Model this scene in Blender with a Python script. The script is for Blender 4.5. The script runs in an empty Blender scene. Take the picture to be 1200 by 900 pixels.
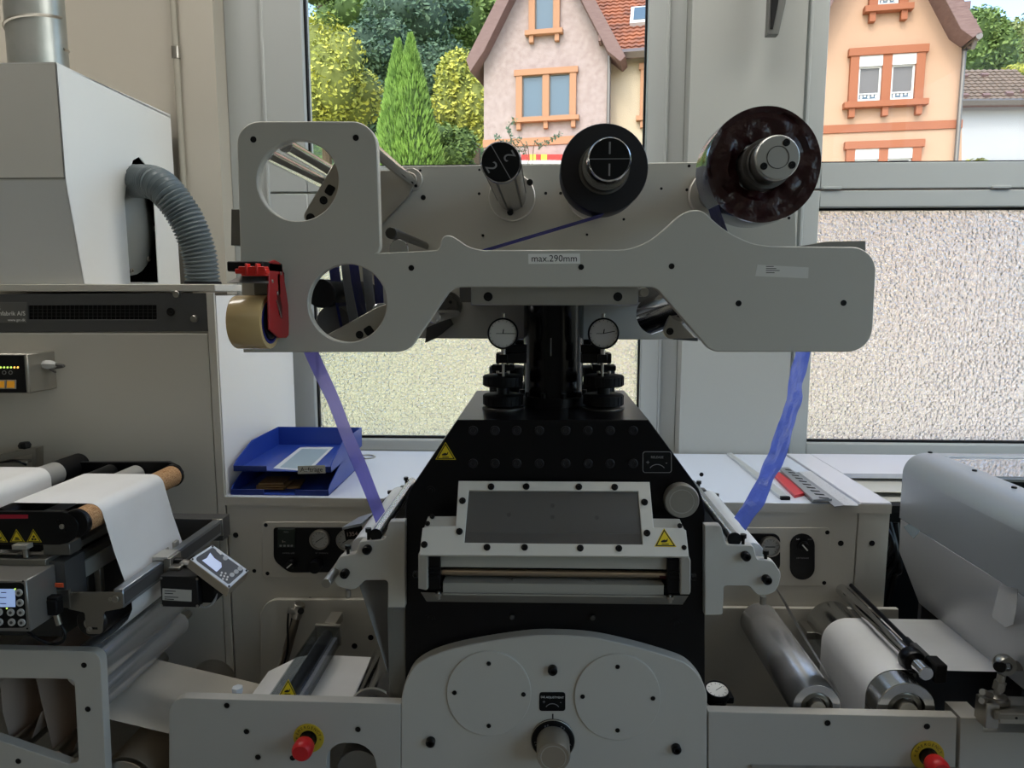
import bpy, math, random
import numpy as np
from mathutils import Vector, Matrix, noise
from mathutils.geometry import tessellate_polygon
R = random.Random(7)
FILL_E, LAMP_N = 0.5, 9.5
SC = bpy.context.scene
C = SC.collection
# ------------------------------------------------------------------ camera
F, YAW, PIT = 830.0, math.radians(2.4), math.radians(7.35)
EYE = Vector((0, 0, 1.5))
FWD = Vector((-math.sin(YAW)*math.cos(PIT), math.cos(YAW)*math.cos(PIT), -math.sin(PIT)))
RGT = Vector((math.cos(YAW), math.sin(YAW), 0))
UP = RGT.cross(FWD)
cd = bpy.data.cameras.new('camera'); cam = bpy.data.objects.new('camera', cd); C.objects.link(cam)
cd.sensor_width = 36; cd.lens = F/1200*36; cd.clip_start = .02; cd.clip_end = 500
cam.matrix_world = Matrix.Translation(EYE) @ Matrix((RGT, UP, -FWD)).transposed().to_4x4()
SC.camera = cam
# ------------------------------------------------------------------ light
w = bpy.data.worlds.new('sky'); SC.world = w; w.use_nodes = True
nt = w.node_tree
sky = nt.nodes.new('ShaderNodeTexSky'); sky.sky_type = 'NISHITA'; sky.sun_disc = False
sky.sun_elevation = math.radians(48); sky.sun_rotation = math.radians(200); sky.air_density = 1.0; sky.dust_density = 2.5; sky.ozone_density = 1
nt.nodes['Background'].inputs['Strength'].default_value = SKY_STRENGTH = 0.62
nt.links.new(sky.outputs[0], nt.nodes['Background'].inputs[0])
sl = bpy.data.lights.new('sun', 'SUN'); sl.energy = 0.7; sl.angle = math.radians(.6); sl.color = (1, .95, .86)
so = bpy.data.objects.new('sun', sl); C.objects.link(so); so.location = (-6, -12, 18)
so.rotation_euler = (math.radians(42), 0, math.radians(-24))
vs = SC.view_settings
vs.view_transform = 'Standard'; vs.look = 'None'; vs.exposure = 0.0; vs.gamma = 1.0; vs.use_curve_mapping = False
SC.cycles.max_bounces = 12; SC.cycles.diffuse_bounces = 5; SC.cycles.glossy_bounces = 5
SC.cycles.transmission_bounces = 8; SC.cycles.transparent_max_bounces = 12
SC.cycles.use_denoising = True
# ------------------------------------------------------------------ helpers
def ray(px, py): return (FWD*F + RGT*(px-600) - UP*(py-450)).normalized()
def P(px, py, Y):
    d = ray(px, py); return EYE + d*(Y/d.y)
def PZ(px, py, Z):
    d = ray(px, py); return EYE + d*((Z-EYE.z)/d.z)
def PX(px, py, X):
    d = ray(px, py); return EYE + d*(X/d.x)
class Fr:                                   # a plane: o origin, u across, v up, n towards the viewer
    def __init__(s, o, u=(1,0,0), v=(0,0,1)):
        s.o = Vector(o); s.u = Vector(u).normalized(); s.v = Vector(v).normalized(); s.n = s.u.cross(s.v)
    def uv(s, px, py):
        d = ray(px, py); t = (s.o-EYE).dot(s.n)/d.dot(s.n); q = EYE+d*t-s.o
        return (q.dot(s.u), q.dot(s.v))
    def w(s, a, b, d=0): return s.o + s.u*a + s.v*b + s.n*d
    def pw(s, px, py, d=0): a = s.uv(px, py); return s.w(a[0], a[1], d)
    def mat(s, a, b, d=0): return Matrix.Translation(s.w(a, b, d)) @ Matrix((s.u, s.v, s.n)).transposed().to_4x4()
def FY(Y): return Fr((0, Y, 0))
def lin(c):
    if isinstance(c, str):
        c = [int(c[i:i+2], 16)/255 for i in (0, 2, 4)]
    return tuple(x/12.92 if x <= .04045 else ((x+.055)/1.055)**2.4 for x in c) + (1,)
def zc(p): return (Vector(p)-EYE).dot(FWD)/F
MC = {}
def mat(name, col='808080', rough=.5, metal=0, **k):
    if name in MC: return MC[name]
    m = bpy.data.materials.new(name); m.use_nodes = True; t = m.node_tree; b = t.nodes['Principled BSDF']
    b.inputs['Base Color'].default_value = lin(col); b.inputs['Roughness'].default_value = rough; b.inputs['Metallic'].default_value = metal
    for a, v in k.items():
        if a in ('noise', 'bump', 'brush', 'emit'): continue
        b.inputs[a].default_value = v
    def tex(scale, stretch=(1,1,1), det=3):
        c = t.nodes.new('ShaderNodeTexCoord'); mp = t.nodes.new('ShaderNodeMapping'); mp.inputs['Scale'].default_value = stretch
        n = t.nodes.new('ShaderNodeTexNoise'); n.inputs['Scale'].default_value = scale; n.inputs['Detail'].default_value = det
        t.links.new(c.outputs['Object'], mp.inputs[0]); t.links.new(mp.outputs[0], n.inputs[0]); return n
    if 'noise' in k:                       # (scale, second colour, low, high, stretch)
        q = list(k['noise']) + [(1,1,1)]
        n = tex(q[0], q[4]); r = t.nodes.new('ShaderNodeValToRGB')
        r.color_ramp.elements[0].position = q[2]; r.color_ramp.elements[1].position = q[3]
        r.color_ramp.elements[0].color = lin(col); r.color_ramp.elements[1].color = lin(q[1])
        t.links.new(n.outputs['Fac'], r.inputs[0]); t.links.new(r.outputs[0], b.inputs['Base Color'])
    if 'bump' in k:                        # (scale, strength, distance, stretch)
        q = list(k['bump']) + [(1,1,1)]
        n = tex(q[0], q[3]); bp = t.nodes.new('ShaderNodeBump'); bp.inputs['Strength'].default_value = q[1]; bp.inputs['Distance'].default_value = q[2]
        t.links.new(n.outputs['Fac'], bp.inputs['Height']); t.links.new(bp.outputs[0], b.inputs['Normal'])
    if 'emit' in k:
        b.inputs['Emission Color'].default_value = lin(k['emit'][0]); b.inputs['Emission Strength'].default_value = k['emit'][1]
    MC[name] = m; return m
class MB:
    def __init__(s): s.v = []; s.f = []
    def add(s, vs, fs):
        b = len(s.v); s.v += [Vector(x) for x in vs]; s.f += [[b+i for i in f] for f in fs]; return s
    def hexa(s, a, b):                     # two matching quads
        return s.add(list(a)+list(b), [(3,2,1,0),(4,5,6,7),(0,1,5,4),(1,2,6,5),(2,3,7,6),(3,0,4,7)])
    def box(s, c, d, rot=None):
        x, y, z = (q/2 for q in d); c = Vector(c); M = rot or Matrix.Identity(3)
        q = [c+M@Vector(p) for p in ((-x,-y,-z),(x,-y,-z),(x,y,-z),(-x,y,-z),(-x,-y,z),(x,-y,z),(x,y,z),(-x,y,z))]
        return s.hexa(q[:4], q[4:])
    def bbox(s, x0, x1, y0, y1, z0, z1, ch=0):
        if not ch: return s.box(((x0+x1)/2,(y0+y1)/2,(z0+z1)/2), (abs(x1-x0),abs(y1-y0),abs(z1-z0)))
        # chamfered box
        vs = []; fs = []
        X = (x0,x1); Y = (y0,y1); Z = (z0,z1); idx = {}
        for i in (0,1):
            for j in (0,1):
                for k in (0,1):
                    sx, sy, sz = (1-2*i)*ch, (1-2*j)*ch, (1-2*k)*ch
                    for a, p in enumerate(((X[i],Y[j]+sy,Z[k]+sz),(X[i]+sx,Y[j],Z[k]+sz),(X[i]+sx,Y[j]+sy,Z[k]))):
                        idx[i,j,k,a] = len(vs); vs.append(p)
                    fs.append([idx[i,j,k,0],idx[i,j,k,1],idx[i,j,k,2]])
        g = idx
        for i in (0,1):
            fs.append([g[i,0,0,0],g[i,1,0,0],g[i,1,1,0],g[i,0,1,0]]); fs.append([g[0,i,0,1],g[1,i,0,1],g[1,i,1,1],g[0,i,1,1]]); fs.append([g[0,0,i,2],g[1,0,i,2],g[1,1,i,2],g[0,1,i,2]])
            for j in (0,1):
                fs.append([g[0,i,j,1],g[1,i,j,1],g[1,i,j,2],g[0,i,j,2]]); fs.append([g[i,0,j,0],g[i,1,j,0],g[i,1,j,2],g[i,0,j,2]]); fs.append([g[i,j,0,0],g[i,j,1,0],g[i,j,1,1],g[i,j,0,1]])
        return s.add(vs, fs)
    def lathe(s, p0, p1, prof, n=28, caps=True):     # prof: (t along p0->p1 in metres, radius)
        p0 = Vector(p0); ax = (Vector(p1)-p0).normalized()
        a = ax.orthogonal().normalized(); b = ax.cross(a); vs = []; fs = []
        for t, r in prof:
            for i in range(n):
                q = 2*math.pi*i/n; vs.append(p0+ax*t+(a*math.cos(q)+b*math.sin(q))*r)
        for k in range(len(prof)-1):
            for i in range(n):
                j = (i+1) % n; fs.append((k*n+i, k*n+j, (k+1)*n+j, (k+1)*n+i))
        if caps: fs.append(tuple(range(n-1,-1,-1))); fs.append(tuple((len(prof)-1)*n+i for i in range(n)))
        return s.add(vs, fs)
    def cyl(s, p0, p1, r, n=28, ch=.0008):
        L = (Vector(p1)-Vector(p0)).length; ch = min(ch, r*.3, L*.3)
        return s.lathe(p0, p1, [(0,r-ch),(ch,r),(L-ch,r),(L,r-ch)], n)
    def tube(s, pts, r, n=10):
        pts = [Vector(p) for p in pts]; vs = []; fs = []; a = None
        for k, p in enumerate(pts):
            t = (pts[min(k+1,len(pts)-1)]-pts[max(k-1,0)]).normalized()
            a = t.orthogonal().normalized() if a is None else (a-t*a.dot(t)).normalized()
            b = t.cross(a); rr = r[k] if isinstance(r, (list, tuple)) else r
            vs += [p+(a*math.cos(2*math.pi*i/n)+b*math.sin(2*math.pi*i/n))*rr for i in range(n)]
        for k in range(len(pts)-1):
            for i in range(n):
                j = (i+1) % n; fs.append((k*n+i, k*n+j, (k+1)*n+j, (k+1)*n+i))
        fs.append(tuple(range(n-1,-1,-1))); fs.append(tuple((len(pts)-1)*n+i for i in range(n)))
        return s.add(vs, fs)
    def plate(s, fr, out, d0, d1, holes=(), ch=.0008, px=True):
        """outline (and holes) in pixels on the frame's plane (or u,v), from depth d0 to d1 (towards the viewer)"""
        cv = (lambda L: [Vector(fr.uv(*q)) for q in L]) if px else (lambda L: [Vector(q) for q in L])
        loops = [cv(out)] + [cv(h) for h in holes]
        def area(L): return sum(L[i].x*L[(i+1)%len(L)].y-L[(i+1)%len(L)].x*L[i].y for i in range(len(L)))/2
        loops = [L if (area(L) > 0) == (k == 0) else L[::-1] for k, L in enumerate(loops)]
        def inset(L, c):
            o = []; n = len(L)
            for i in range(n):
                e0 = (L[i]-L[i-1]); e1 = (L[(i+1)%n]-L[i])
                if e0.length < 1e-9 or e1.length < 1e-9: o.append(L[i]); continue
                n0 = Vector((-e0.y,e0.x)).normalized(); n1 = Vector((-e1.y,e1.x)).normalized(); m = n0+n1
                if m.length < .1: o.append(L[i]); continue
                m.normalize(); o.append(L[i]+m*(c/max(.4,m.dot(n0))))
            return o
        t = d1-d0; c = min(ch, abs(t)*.4)
        rings = [[(q, d0) for q in L] for L in loops], [[(q, d1-c) for q in L] for L in loops], [[(q, d1) for q in inset(L, c)] for L in loops]
        vs = []; off = []
        for rg in rings:
            o = []
            for L in rg:
                o.append(len(vs)); vs += [fr.w(q.x, q.y, d) for q, d in L]
            off.append(o)
        fs = []
        for k in (0,1):
            for li, L in enumerate(loops):
                n = len(L); a = off[k][li]; b = off[k+1][li]
                for i in range(n):
                    j = (i+1) % n; fs.append((a+i, a+j, b+j, b+i))
        if not holes and len(loops[0]) <= 4:
            n = len(loops[0]); fs.append([off[0][0]+i for i in range(n)][::-1]); fs.append([off[2][0]+i for i in range(n)])
        else:
            for k in (0, 2):
                flat = [[Vector((q.x, q.y, 0)) for q, _ in L] for L in rings[k]]
                b0 = off[k][0]
                for tri in tessellate_polygon(flat):
                    fs.append([b0+i for i in tri][::(-1 if k == 0 else 1)])
        return s.add(vs, fs)
    def sheet(s, prof, y0, y1, th=.0006, ny=1, wob=0, wf=9):      # prof: (x,z) list, swept along Y; a thin solid
        n = len(prof); pr = [Vector((p[0],p[1])) for p in prof]; nr = []
        for i in range(n):
            e = pr[min(i+1,n-1)]-pr[max(i-1,0)]; nr.append(Vector((-e.y,e.x)).normalized())
        vs = []; fs = []; m = ny+1
        for side in (0,1):
            for i in range(n):
                for j in range(m):
                    y = y0+(y1-y0)*j/ny; o = wob*noise.noise((pr[i].x*wf, y*wf, pr[i].y*wf)) if wob else 0
                    q = pr[i]+nr[i]*(o+side*th); vs.append((q.x, y, q.y))
        N = n*m
        for i in range(n-1):
            for j in range(m-1):
                a = i*m+j; fs.append((a,a+1,a+m+1,a+m)); fs.append((N+a,N+a+m,N+a+m+1,N+a+1))
        for i in range(n-1):
            for j in (0, m-1):
                a = i*m+j; fs.append((a,a+m,N+a+m,N+a))
        for j in range(m-1):
            for i in (0, n-1):
                a = i*m+j; fs.append((a,a+1,N+a+1,N+a))
        return s.add(vs, fs)
    def build(s, name, m, parent=None, label=None, smooth=True, kind=None):
        lo = Vector([min(v[i] for v in s.v) for i in range(3)]); hi = Vector([max(v[i] for v in s.v) for i in range(3)])
        o0 = (lo+hi)/2
        if parent is None: o0.z = lo.z
        me = bpy.data.meshes.new(name); me.from_pydata([v-o0 for v in s.v], [], s.f); me.validate()
        import bmesh
        bm = bmesh.new(); bm.from_mesh(me); bmesh.ops.recalc_face_normals(bm, faces=bm.faces); bm.to_mesh(me); bm.free()
        if smooth:
            me.polygons.foreach_set('use_smooth', [True]*len(me.polygons)); me.set_sharp_from_angle(angle=math.radians(38))
        me.materials.append(m)
        return place(bpy.data.objects.new(name, me), Matrix.Translation(o0), parent, label, kind)
WL = {}
def place(o, M, parent=None, label=None, kind=None):
    C.objects.link(o)
    if parent is not None:
        o.parent = parent; M = WL[parent.name].inverted() @ M; WL[o.name] = WL[parent.name] @ M
    else: WL[o.name] = M.copy()
    o.matrix_basis = M
    if label: o['label'] = label
    if kind: o['kind'] = kind
    return o
def thing(name, label, cat, loc, group=None, kind=None):
    o = bpy.data.objects.new(name, None); o.empty_display_size = .05
    place(o, Matrix.Translation(Vector(loc)), None, label, kind)
    if cat: o['category'] = cat
    if group: o['group'] = group
    return o
def tag(o, label, cat, group=None):
    o['label'] = label; o['category'] = cat
    if group: o['group'] = group
    return o
def struct(o): o['kind'] = 'structure'; return o
def text(fr, px, py, body, h, m, parent, d=.0006, rot=0, align='CENTER', name='lettering', uv=None):
    cu = bpy.data.curves.new(name, 'FONT'); cu.body = body; cu.size = h; cu.align_x = align; cu.align_y = 'CENTER'; cu.extrude = .0001; cu.resolution_u = 3
    cu.materials.append(m); a = uv or fr.uv(px, py)
    tmp = bpy.data.objects.new('tmp', cu); me = bpy.data.meshes.new_from_object(tmp); bpy.data.objects.remove(tmp); bpy.data.curves.remove(cu)
    if not me.materials: me.materials.append(m)
    return place(bpy.data.objects.new(name, me), fr.mat(a[0], a[1], d) @ Matrix.Rotation(rot, 4, 'Z'), parent)
def rr(pts, seg=6):                       # rounded polygon: (x,y,r)
    out = []; n = len(pts)
    for i in range(n):
        x, y = pts[i][:2]; r = pts[i][2] if len(pts[i]) > 2 else 0
        if not r: out.append((x, y)); continue
        p = Vector((x, y)); a = Vector(pts[i-1][:2])-p; b = Vector(pts[(i+1)%n][:2])-p
        la, lb = a.length, b.length; a.normalize(); b.normalize()
        half = math.acos(max(-1, min(1, a.dot(b))))/2; t = min(r/math.tan(half), la*.5, lb*.5); r2 = t*math.tan(half)
        c = p+(a+b).normalized()*(r2/math.sin(half)); s0 = p+a*t-c; s1 = p+b*t-c
        a0 = math.atan2(s0.y, s0.x); a1 = math.atan2(s1.y, s1.x); da = (a1-a0+math.pi) % (2*math.pi)-math.pi
        for k in range(seg+1):
            q = a0+da*k/seg; out.append((c.x+r2*math.cos(q), c.y+r2*math.sin(q)))
    return out
def circ(cx, cy, r, n=40, ry=None): return [(cx+r*math.cos(2*math.pi*i/n), cy+(ry or r)*math.sin(2*math.pi*i/n)) for i in range(n)]
def rect(x0, y0, x1, y1): return [(x0,y0),(x1,y0),(x1,y1),(x0,y1)]
def spline(pts, k=6):
    out = []; P_ = [Vector(p) for p in pts]
    for i in range(len(P_)-1):
        a, b, c, d = P_[max(i-1,0)], P_[i], P_[i+1], P_[min(i+2,len(P_)-1)]
        for j in range(k):
            t = j/k; out.append(.5*((2*b)+(c-a)*t+(2*a-5*b+4*c-d)*t*t+(3*b-a-3*c+d)*t**3))
    out.append(P_[-1]); return out
SCREW = {}
def screw(fr, px, py, rpx, parent, m=None, h=.35, hexa=True, d=0, uv=None, r=None, name='screw'):
    """a socket-head screw standing on the frame's plane; one shared mesh per material"""
    m = m or BLACKSCREW
    if m.name not in SCREW:
        b = MB(); n = 14
        b.lathe((0,0,0), (0,0,1), [(-.05,1.0),(.8,1.0),(1,.86),(1,.52),(.45,.48)], n)
        me = bpy.data.meshes.new('screw'); me.from_pydata(b.v, [], b.f); me.materials.append(m); SCREW[m.name] = me
    a = uv or fr.uv(px, py)
    if r is None:
        q = fr.uv(px+rpx, py); r = math.hypot(q[0]-a[0], q[1]-a[1])
    M = fr.mat(a[0], a[1], d) @ Matrix.Diagonal((r, r, r*h, 1))
    return place(bpy.data.objects.new(name, SCREW[m.name]), M, parent)
def ycyl(mb, px, py, Yr, y0, y1, r, n=32, ch=.001):
    c = P(px, py, Yr); return mb.cyl((c.x, y0, c.z), (c.x, y1, c.z), r, n, ch)
def ring(mb, fr, px, py, r0, r1, d0, d1, n=40):       # annulus facing the viewer, pixel radii
    a = fr.uv(px, py); q = fr.uv(px+1, py)[0]-a[0]; r0 *= q; r1 *= q
    return mb.lathe(fr.w(a[0], a[1], d0), fr.w(a[0], a[1], d1), [(0,r0),(0,r1),(d1-d0,r1),(d1-d0,r0),(0,r0)], n, False)
# ------------------------------------------------------------------ materials
GREY = mat('grey paint', 'c6c3ba', .42, bump=(900,.12,.0004))
GREY2 = mat('cabinet grey paint', 'c9c5ba', .48, bump=(700,.15,.0004))
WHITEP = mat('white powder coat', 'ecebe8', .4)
DARKG = mat('dark grey paint', '4a4a4a', .5)
BLACK = mat('black anodised', '07070a', .3, bump=(500,.1,.0004), **{'Specular IOR Level': .3})
BLACKM = mat('black matt', '08080a', .6, **{'Specular IOR Level': .25})
BLACKSCREW = mat('black oxide steel', '151516', .38, .5)
STEEL = mat('steel', 'b4b0a8', .3, 1)
SATCH = mat('satin chromed steel', 'd6d6d8', .26, .75, bump=(60,.03,.001,(8,.3,8)))
CHROME = mat('chromed steel', 'd4d4d6', .1, 1, bump=(60,.03,.001,(8,.3,8)))
BRUSH = mat('brushed aluminium', 'b3b2ad', .36, 1, bump=(40,.1,.0005,(1,30,30)))
ALU = mat('matt aluminium', 'a8a49a', .42, .75)
ALUL = mat('light aluminium', 'c2bfb7', .4, .6)
WALL = mat('wall paint', 'acada8', .75, bump=(60,.1,.002))
WALLB = mat('beige wall paint', 'bcb5a8', .75, bump=(60,.1,.002))
FRAME = mat('window frame lacquer', 'b2b5b3', .4)
PAPER = mat('white label paper', 'f0f0f0', .6, noise=(5,'e2e1de',.3,.8))
CREAM = mat('cream silicone paper', 'cdc2b0', .55)
CORK = mat('cork', 'c79f72', .85, noise=(330,'8a5d38',.35,.7), bump=(400,.4,.001))
WHITE = mat('white print', 'e8e8e4', .5)
INK = mat('black print', '101010', .6)
GREYINK = mat('grey print', '8c8c8c', .6)
YELLOW = mat('warning yellow', 'e3c81e', .45)
ESTOPY = mat('emergency label yellow', 'c9b02c', .5)
RED = mat('red plastic', 'c31f22', .35)
DRED = mat('red painted steel', 'a01f22', .42)
BLUEP = mat('blue plastic', '24419c', .35)
BLUEP2 = mat('blue plastic dark', '1b2f78', .4)
GLASS = mat('clear glass', 'ffffff', 0)
# ------------------------------------------------------------------ clear and frosted panes
def glassmat(name, tint, ior=1.45, rough=0.0):
    m = bpy.data.materials.new(name); m.use_nodes = True; t = m.node_tree; t.nodes.clear()
    o = t.nodes.new('ShaderNodeOutputMaterial'); mx = t.nodes.new('ShaderNodeMixShader'); a = t.nodes.new('ShaderNodeBsdfTransparent'); g = t.nodes.new('ShaderNodeBsdfGlossy')
    fz = t.nodes.new('ShaderNodeFresnel'); fz.inputs[0].default_value = ior
    a.inputs[0].default_value = lin(tint); g.inputs['Roughness'].default_value = rough
    gm_ = t.nodes.new('ShaderNodeNewGeometry'); sb_ = t.nodes.new('ShaderNodeMath'); sb_.operation = 'SUBTRACT'; sb_.inputs[0].default_value = 1; ml_ = t.nodes.new('ShaderNodeMath'); ml_.operation = 'MULTIPLY'
    t.links.new(gm_.outputs['Backfacing'], sb_.inputs[1]); t.links.new(fz.outputs[0], ml_.inputs[0]); t.links.new(sb_.outputs[0], ml_.inputs[1]); t.links.new(ml_.outputs[0], mx.inputs[0]); t.links.new(a.outputs[0], mx.inputs[1]); t.links.new(g.outputs[0], mx.inputs[2]); t.links.new(mx.outputs[0], o.inputs[0])
    return m
CLEAR = glassmat('clear window glass', 'f6faf8', 1.22)
ACRYL = glassmat('clear acrylic', 'dcdfe0', rough=.05)
def frostmat():
    m = bpy.data.materials.new('patterned glass'); m.use_nodes = True; t = m.node_tree; t.nodes.clear(); L = t.links.new
    o = t.nodes.new('ShaderNodeOutputMaterial'); rf = t.nodes.new('ShaderNodeBsdfRefraction'); tr = t.nodes.new('ShaderNodeBsdfTranslucent'); mx = t.nodes.new('ShaderNodeMixShader')
    gl = t.nodes.new('ShaderNodeBsdfGlossy'); gl.inputs['Roughness'].default_value = .15; m2 = t.nodes.new('ShaderNodeMixShader'); m2.inputs[0].default_value = .05
    rf.inputs['Roughness'].default_value = .06; rf.inputs['IOR'].default_value = 1.35; rf.inputs['Color'].default_value = (1,.99,.97,1)
    tr.inputs['Color'].default_value = (.95,.94,.92,1); mx.inputs[0].default_value = .12
    c = t.nodes.new('ShaderNodeTexCoord'); mp = t.nodes.new('ShaderNodeMapping'); mp.inputs['Scale'].default_value = (1,1,1)
    v = t.nodes.new('ShaderNodeTexVoronoi'); v.inputs['Scale'].default_value = 70; v.distance = 'CHEBYCHEV'; v.inputs['Randomness'].default_value = .75
    n = t.nodes.new('ShaderNodeTexNoise'); n.inputs['Scale'].default_value = 260; n.inputs['Detail'].default_value = 2
    ad = t.nodes.new('ShaderNodeMath'); ad.operation = 'MULTIPLY_ADD'; ad.inputs[1].default_value = .5
    b = t.nodes.new('ShaderNodeBump'); b.inputs['Strength'].default_value = .9; b.inputs['Distance'].default_value = .011
    L(c.outputs['Object'], mp.inputs[0]); L(mp.outputs[0], v.inputs['Vector']); L(mp.outputs[0], n.inputs['Vector'])
    L(n.outputs['Fac'], ad.inputs[0]); L(v.outputs['Distance'], ad.inputs[2]); L(ad.outputs[0], b.inputs['Height'])
    L(b.outputs[0], rf.inputs['Normal']); L(b.outputs[0], gl.inputs['Normal'])
    L(rf.outputs[0], mx.inputs[1]); L(tr.outputs[0], mx.inputs[2]); L(mx.outputs[0], m2.inputs[1]); L(gl.outputs[0], m2.inputs[2]); L(m2.outputs[0], o.inputs[0])
    return m
FROST = frostmat()
# ------------------------------------------------------------------ the room
YW, YF, YG = 2.50, 2.57, 2.62            # wall face, window frame face, glass
XL, XR, YB, ZC = -3.4, 2.85, -4.2, 3.3
x1l, x1r = P(264,100,YF).x, P(804,100,YF).x
x2l = P(934,100,YF).x; x2r = x2l+(x1r-x1l)
zs = P(700,534,YF).z; zt = 2.95
struct(MB().bbox(XL-.2, XR+.2, YB-.2, YW+.32, -.12, 0).build('floor', mat('floor screed', '77756f', .5, noise=(3,'8a8780',.3,.7))))
struct(MB().bbox(XL-.2, XR+.2, YB-.2, YW+.32, ZC, ZC+.15).build('ceiling', mat('ceiling paint', 'd8d6d0', .8)))
wb = struct(thing('wall_back', 'window wall', None, (0,YW,0))); del wb['label']
for x0, x1, z0, z1, m in ((XL-.2,x1l,0,ZC,WALLB),(x1r,x2l,0,ZC,WALL),(x2r,XR+.2,0,ZC,WALL),(x1l,x1r,0,zs,WALL),(x2l,x2r,0,zs,WALL),(x1l,x1r,zt,ZC,WALL),(x2l,x2r,zt,ZC,WALL)):
    MB().bbox(x0, x1, YW, YW+.3, z0, z1).build('wall_panel', m, wb)
struct(MB().bbox(XL-.2, XL, YB, YW, 0, ZC).build('wall_left', WALLB))
struct(MB().bbox(XL-.2, XR+.2, YB-.2, YB, 0, ZC).build('wall_front', WALL))
wr = struct(thing('wall_right', 'w', None, (XR,0,0))); del wr['label']
for y0, y1, z0, z1 in ((YB,-2.6,0,ZC),(2.3,YW,0,ZC),(-2.6,2.3,0,.85),(-2.6,2.3,3.15,ZC)):
    MB().bbox(XR, XR+.2, y0, y1, z0, z1).build('wall_panel', WALL, wr)
def window(name, xl, xr, edges):
    t = struct(thing(name, 'w', None, ((xl+xr)/2, YF, zs))); del t['label']
    zg1 = P(700,195,YG).z; zf1 = P(1000,245,YG).z; zf0 = P(1000,516.5,YG).z
    a, b, c, d = edges                    # frame | sash left, sash right | frame
    sx0, sx1 = a, d
    def bar(n, x0, x1, z0, z1, y0=YF, y1=YF+.09, ch=.003): MB().bbox(x0,x1,y0,y1,z0,z1,ch).build(n, FRAME, t)
    bar('frame_post', xl, sx0, zs, zt, YF+.012); bar('frame_post', sx1, xr, zs, zt, YF+.012); bar('frame_bead', sx0-.008, sx0+.004, zs, zt, YF-.004, YF+.02); bar('frame_bead', sx1-.004, sx1+.008, zs, zt, YF-.004, YF+.02)
    for z0, z1, g0, g1, m, nm in ((zs+.012, P(1000,223,YF).z, zf0, zf1, FROST, 'patterned_pane'), (P(1000,221,YF).z, zt, zg1, zt-.06, CLEAR, 'clear_pane')):
        bar('sash_stile', sx0, b, z0, z1); bar('sash_stile', c, sx1, z0, z1)
        bar('sash_rail', b, c, z0, g0-.001, YF+.002); bar('sash_rail', b, c, g1+.001, z1, YF+.002)
        MB().bbox(b-.003, c+.003, YG, YG+.005, g0-.01, g1+.01).build(nm, m, t, smooth=False)
        s = MB()
        for q in ((b-.001,b+.006,g0,g1),(c-.006,c+.001,g0,g1),(b,c,g0-.001,g0+.007),(b,c,g1-.007,g1+.001)): s.bbox(q[0],q[1],YF+.03,YG-.001,q[2],q[3])
        s.build('gasket', BLACKM, t)
    bar('frame_rail', xl, xr, zs-.005, zs+.015, YF+.01)
    return t
w1 = window('window_1', x1l, x1r, (P(310,100,YF).x, P(355.5,100,YF).x, P(758.5,100,YF).x, P(781,100,YF).x))
a2 = P(945,100,YF).x-x2l
w2 = window('window_2', x2l, x2r, (P(948,100,YF).x, P(968,100,YF).x, P(968,100,YF).x+(P(758.5,100,YF).x-P(355.5,100,YF).x), x2r-.08))
for pxl, pxr in ((964,986),(1162,1184)):
    MB().bbox(P(pxl,219,YF).x, P(pxr,219,YF).x, YF-.006, YF+.01, P(970,222,YF).z, P(970,218.5,YF).z, .002).build('hinge', FRAME, w2)
w3 = struct(thing('fill_window', 'w', None, (XR,-.3,.85))); del w3['label']  # unseen side window, added to bring in daylight from the right
ys = [-2.6,-.97,.66,2.3]
for y in ys: MB().bbox(XR+.05, XR+.13, y-.03, y+.03, .85, 3.15, .003).build('frame_post', FRAME, w3)
for z in (.85, 3.09): MB().bbox(XR+.055, XR+.125, -2.57, 2.27, z, z+.06, .003).build('frame_rail', FRAME, w3)
for y0, y1 in zip(ys, ys[1:]): MB().bbox(XR+.09, XR+.095, y0+.03, y1-.03, .91, 3.09).build('clear_pane', CLEAR, w3)
# conduit and small bracket on the wall
q0 = P(208,0,YW); q1 = P(217,335,YW)
cx = P(213,150,YW).x
con = thing('conduit', 'thin grey conduit pipe running up the beige wall behind the white hood', 'pipe', (cx, YW-.012, 1.5))
MB().cyl((cx,YW-.011,1.45),(cx,YW-.011,ZC),.0105,14).build('pipe', mat('conduit grey','a8a294',.5), con)
for z in (P(213,63,YW).z, P(213,-120,YW).z): MB().cyl((cx,YW-.011,z-.02),(cx,YW-.011,z+.02),.014,14).build('coupling', STEEL, con)
wbk = thing('hanging_bracket', 'dark grey angled steel bar hanging by the pale wall between the windows', 'bracket', P(903,42,YW-.03))
MB().plate(FY(YW-.06), [(901,-60),(921,-60),(917,8),(909,44),(896,44),(897,30)], 0, .03).build('bar', mat('bracket steel','6b6c69',.45,.4), wbk)
MB().plate(FY(YW-.061), [(904,-60),(912,-60),(908,8),(902,38),(899,38),(900,8)], .03, .034).build('groove', BLACKM, wbk)
MB().bbox(P(898,0,YW).x, P(920,0,YW).x, YW-.062, YW, P(910,-62,YW).z, P(910,-50,YW).z).build('wall_mount', DARKG, wbk)
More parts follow.
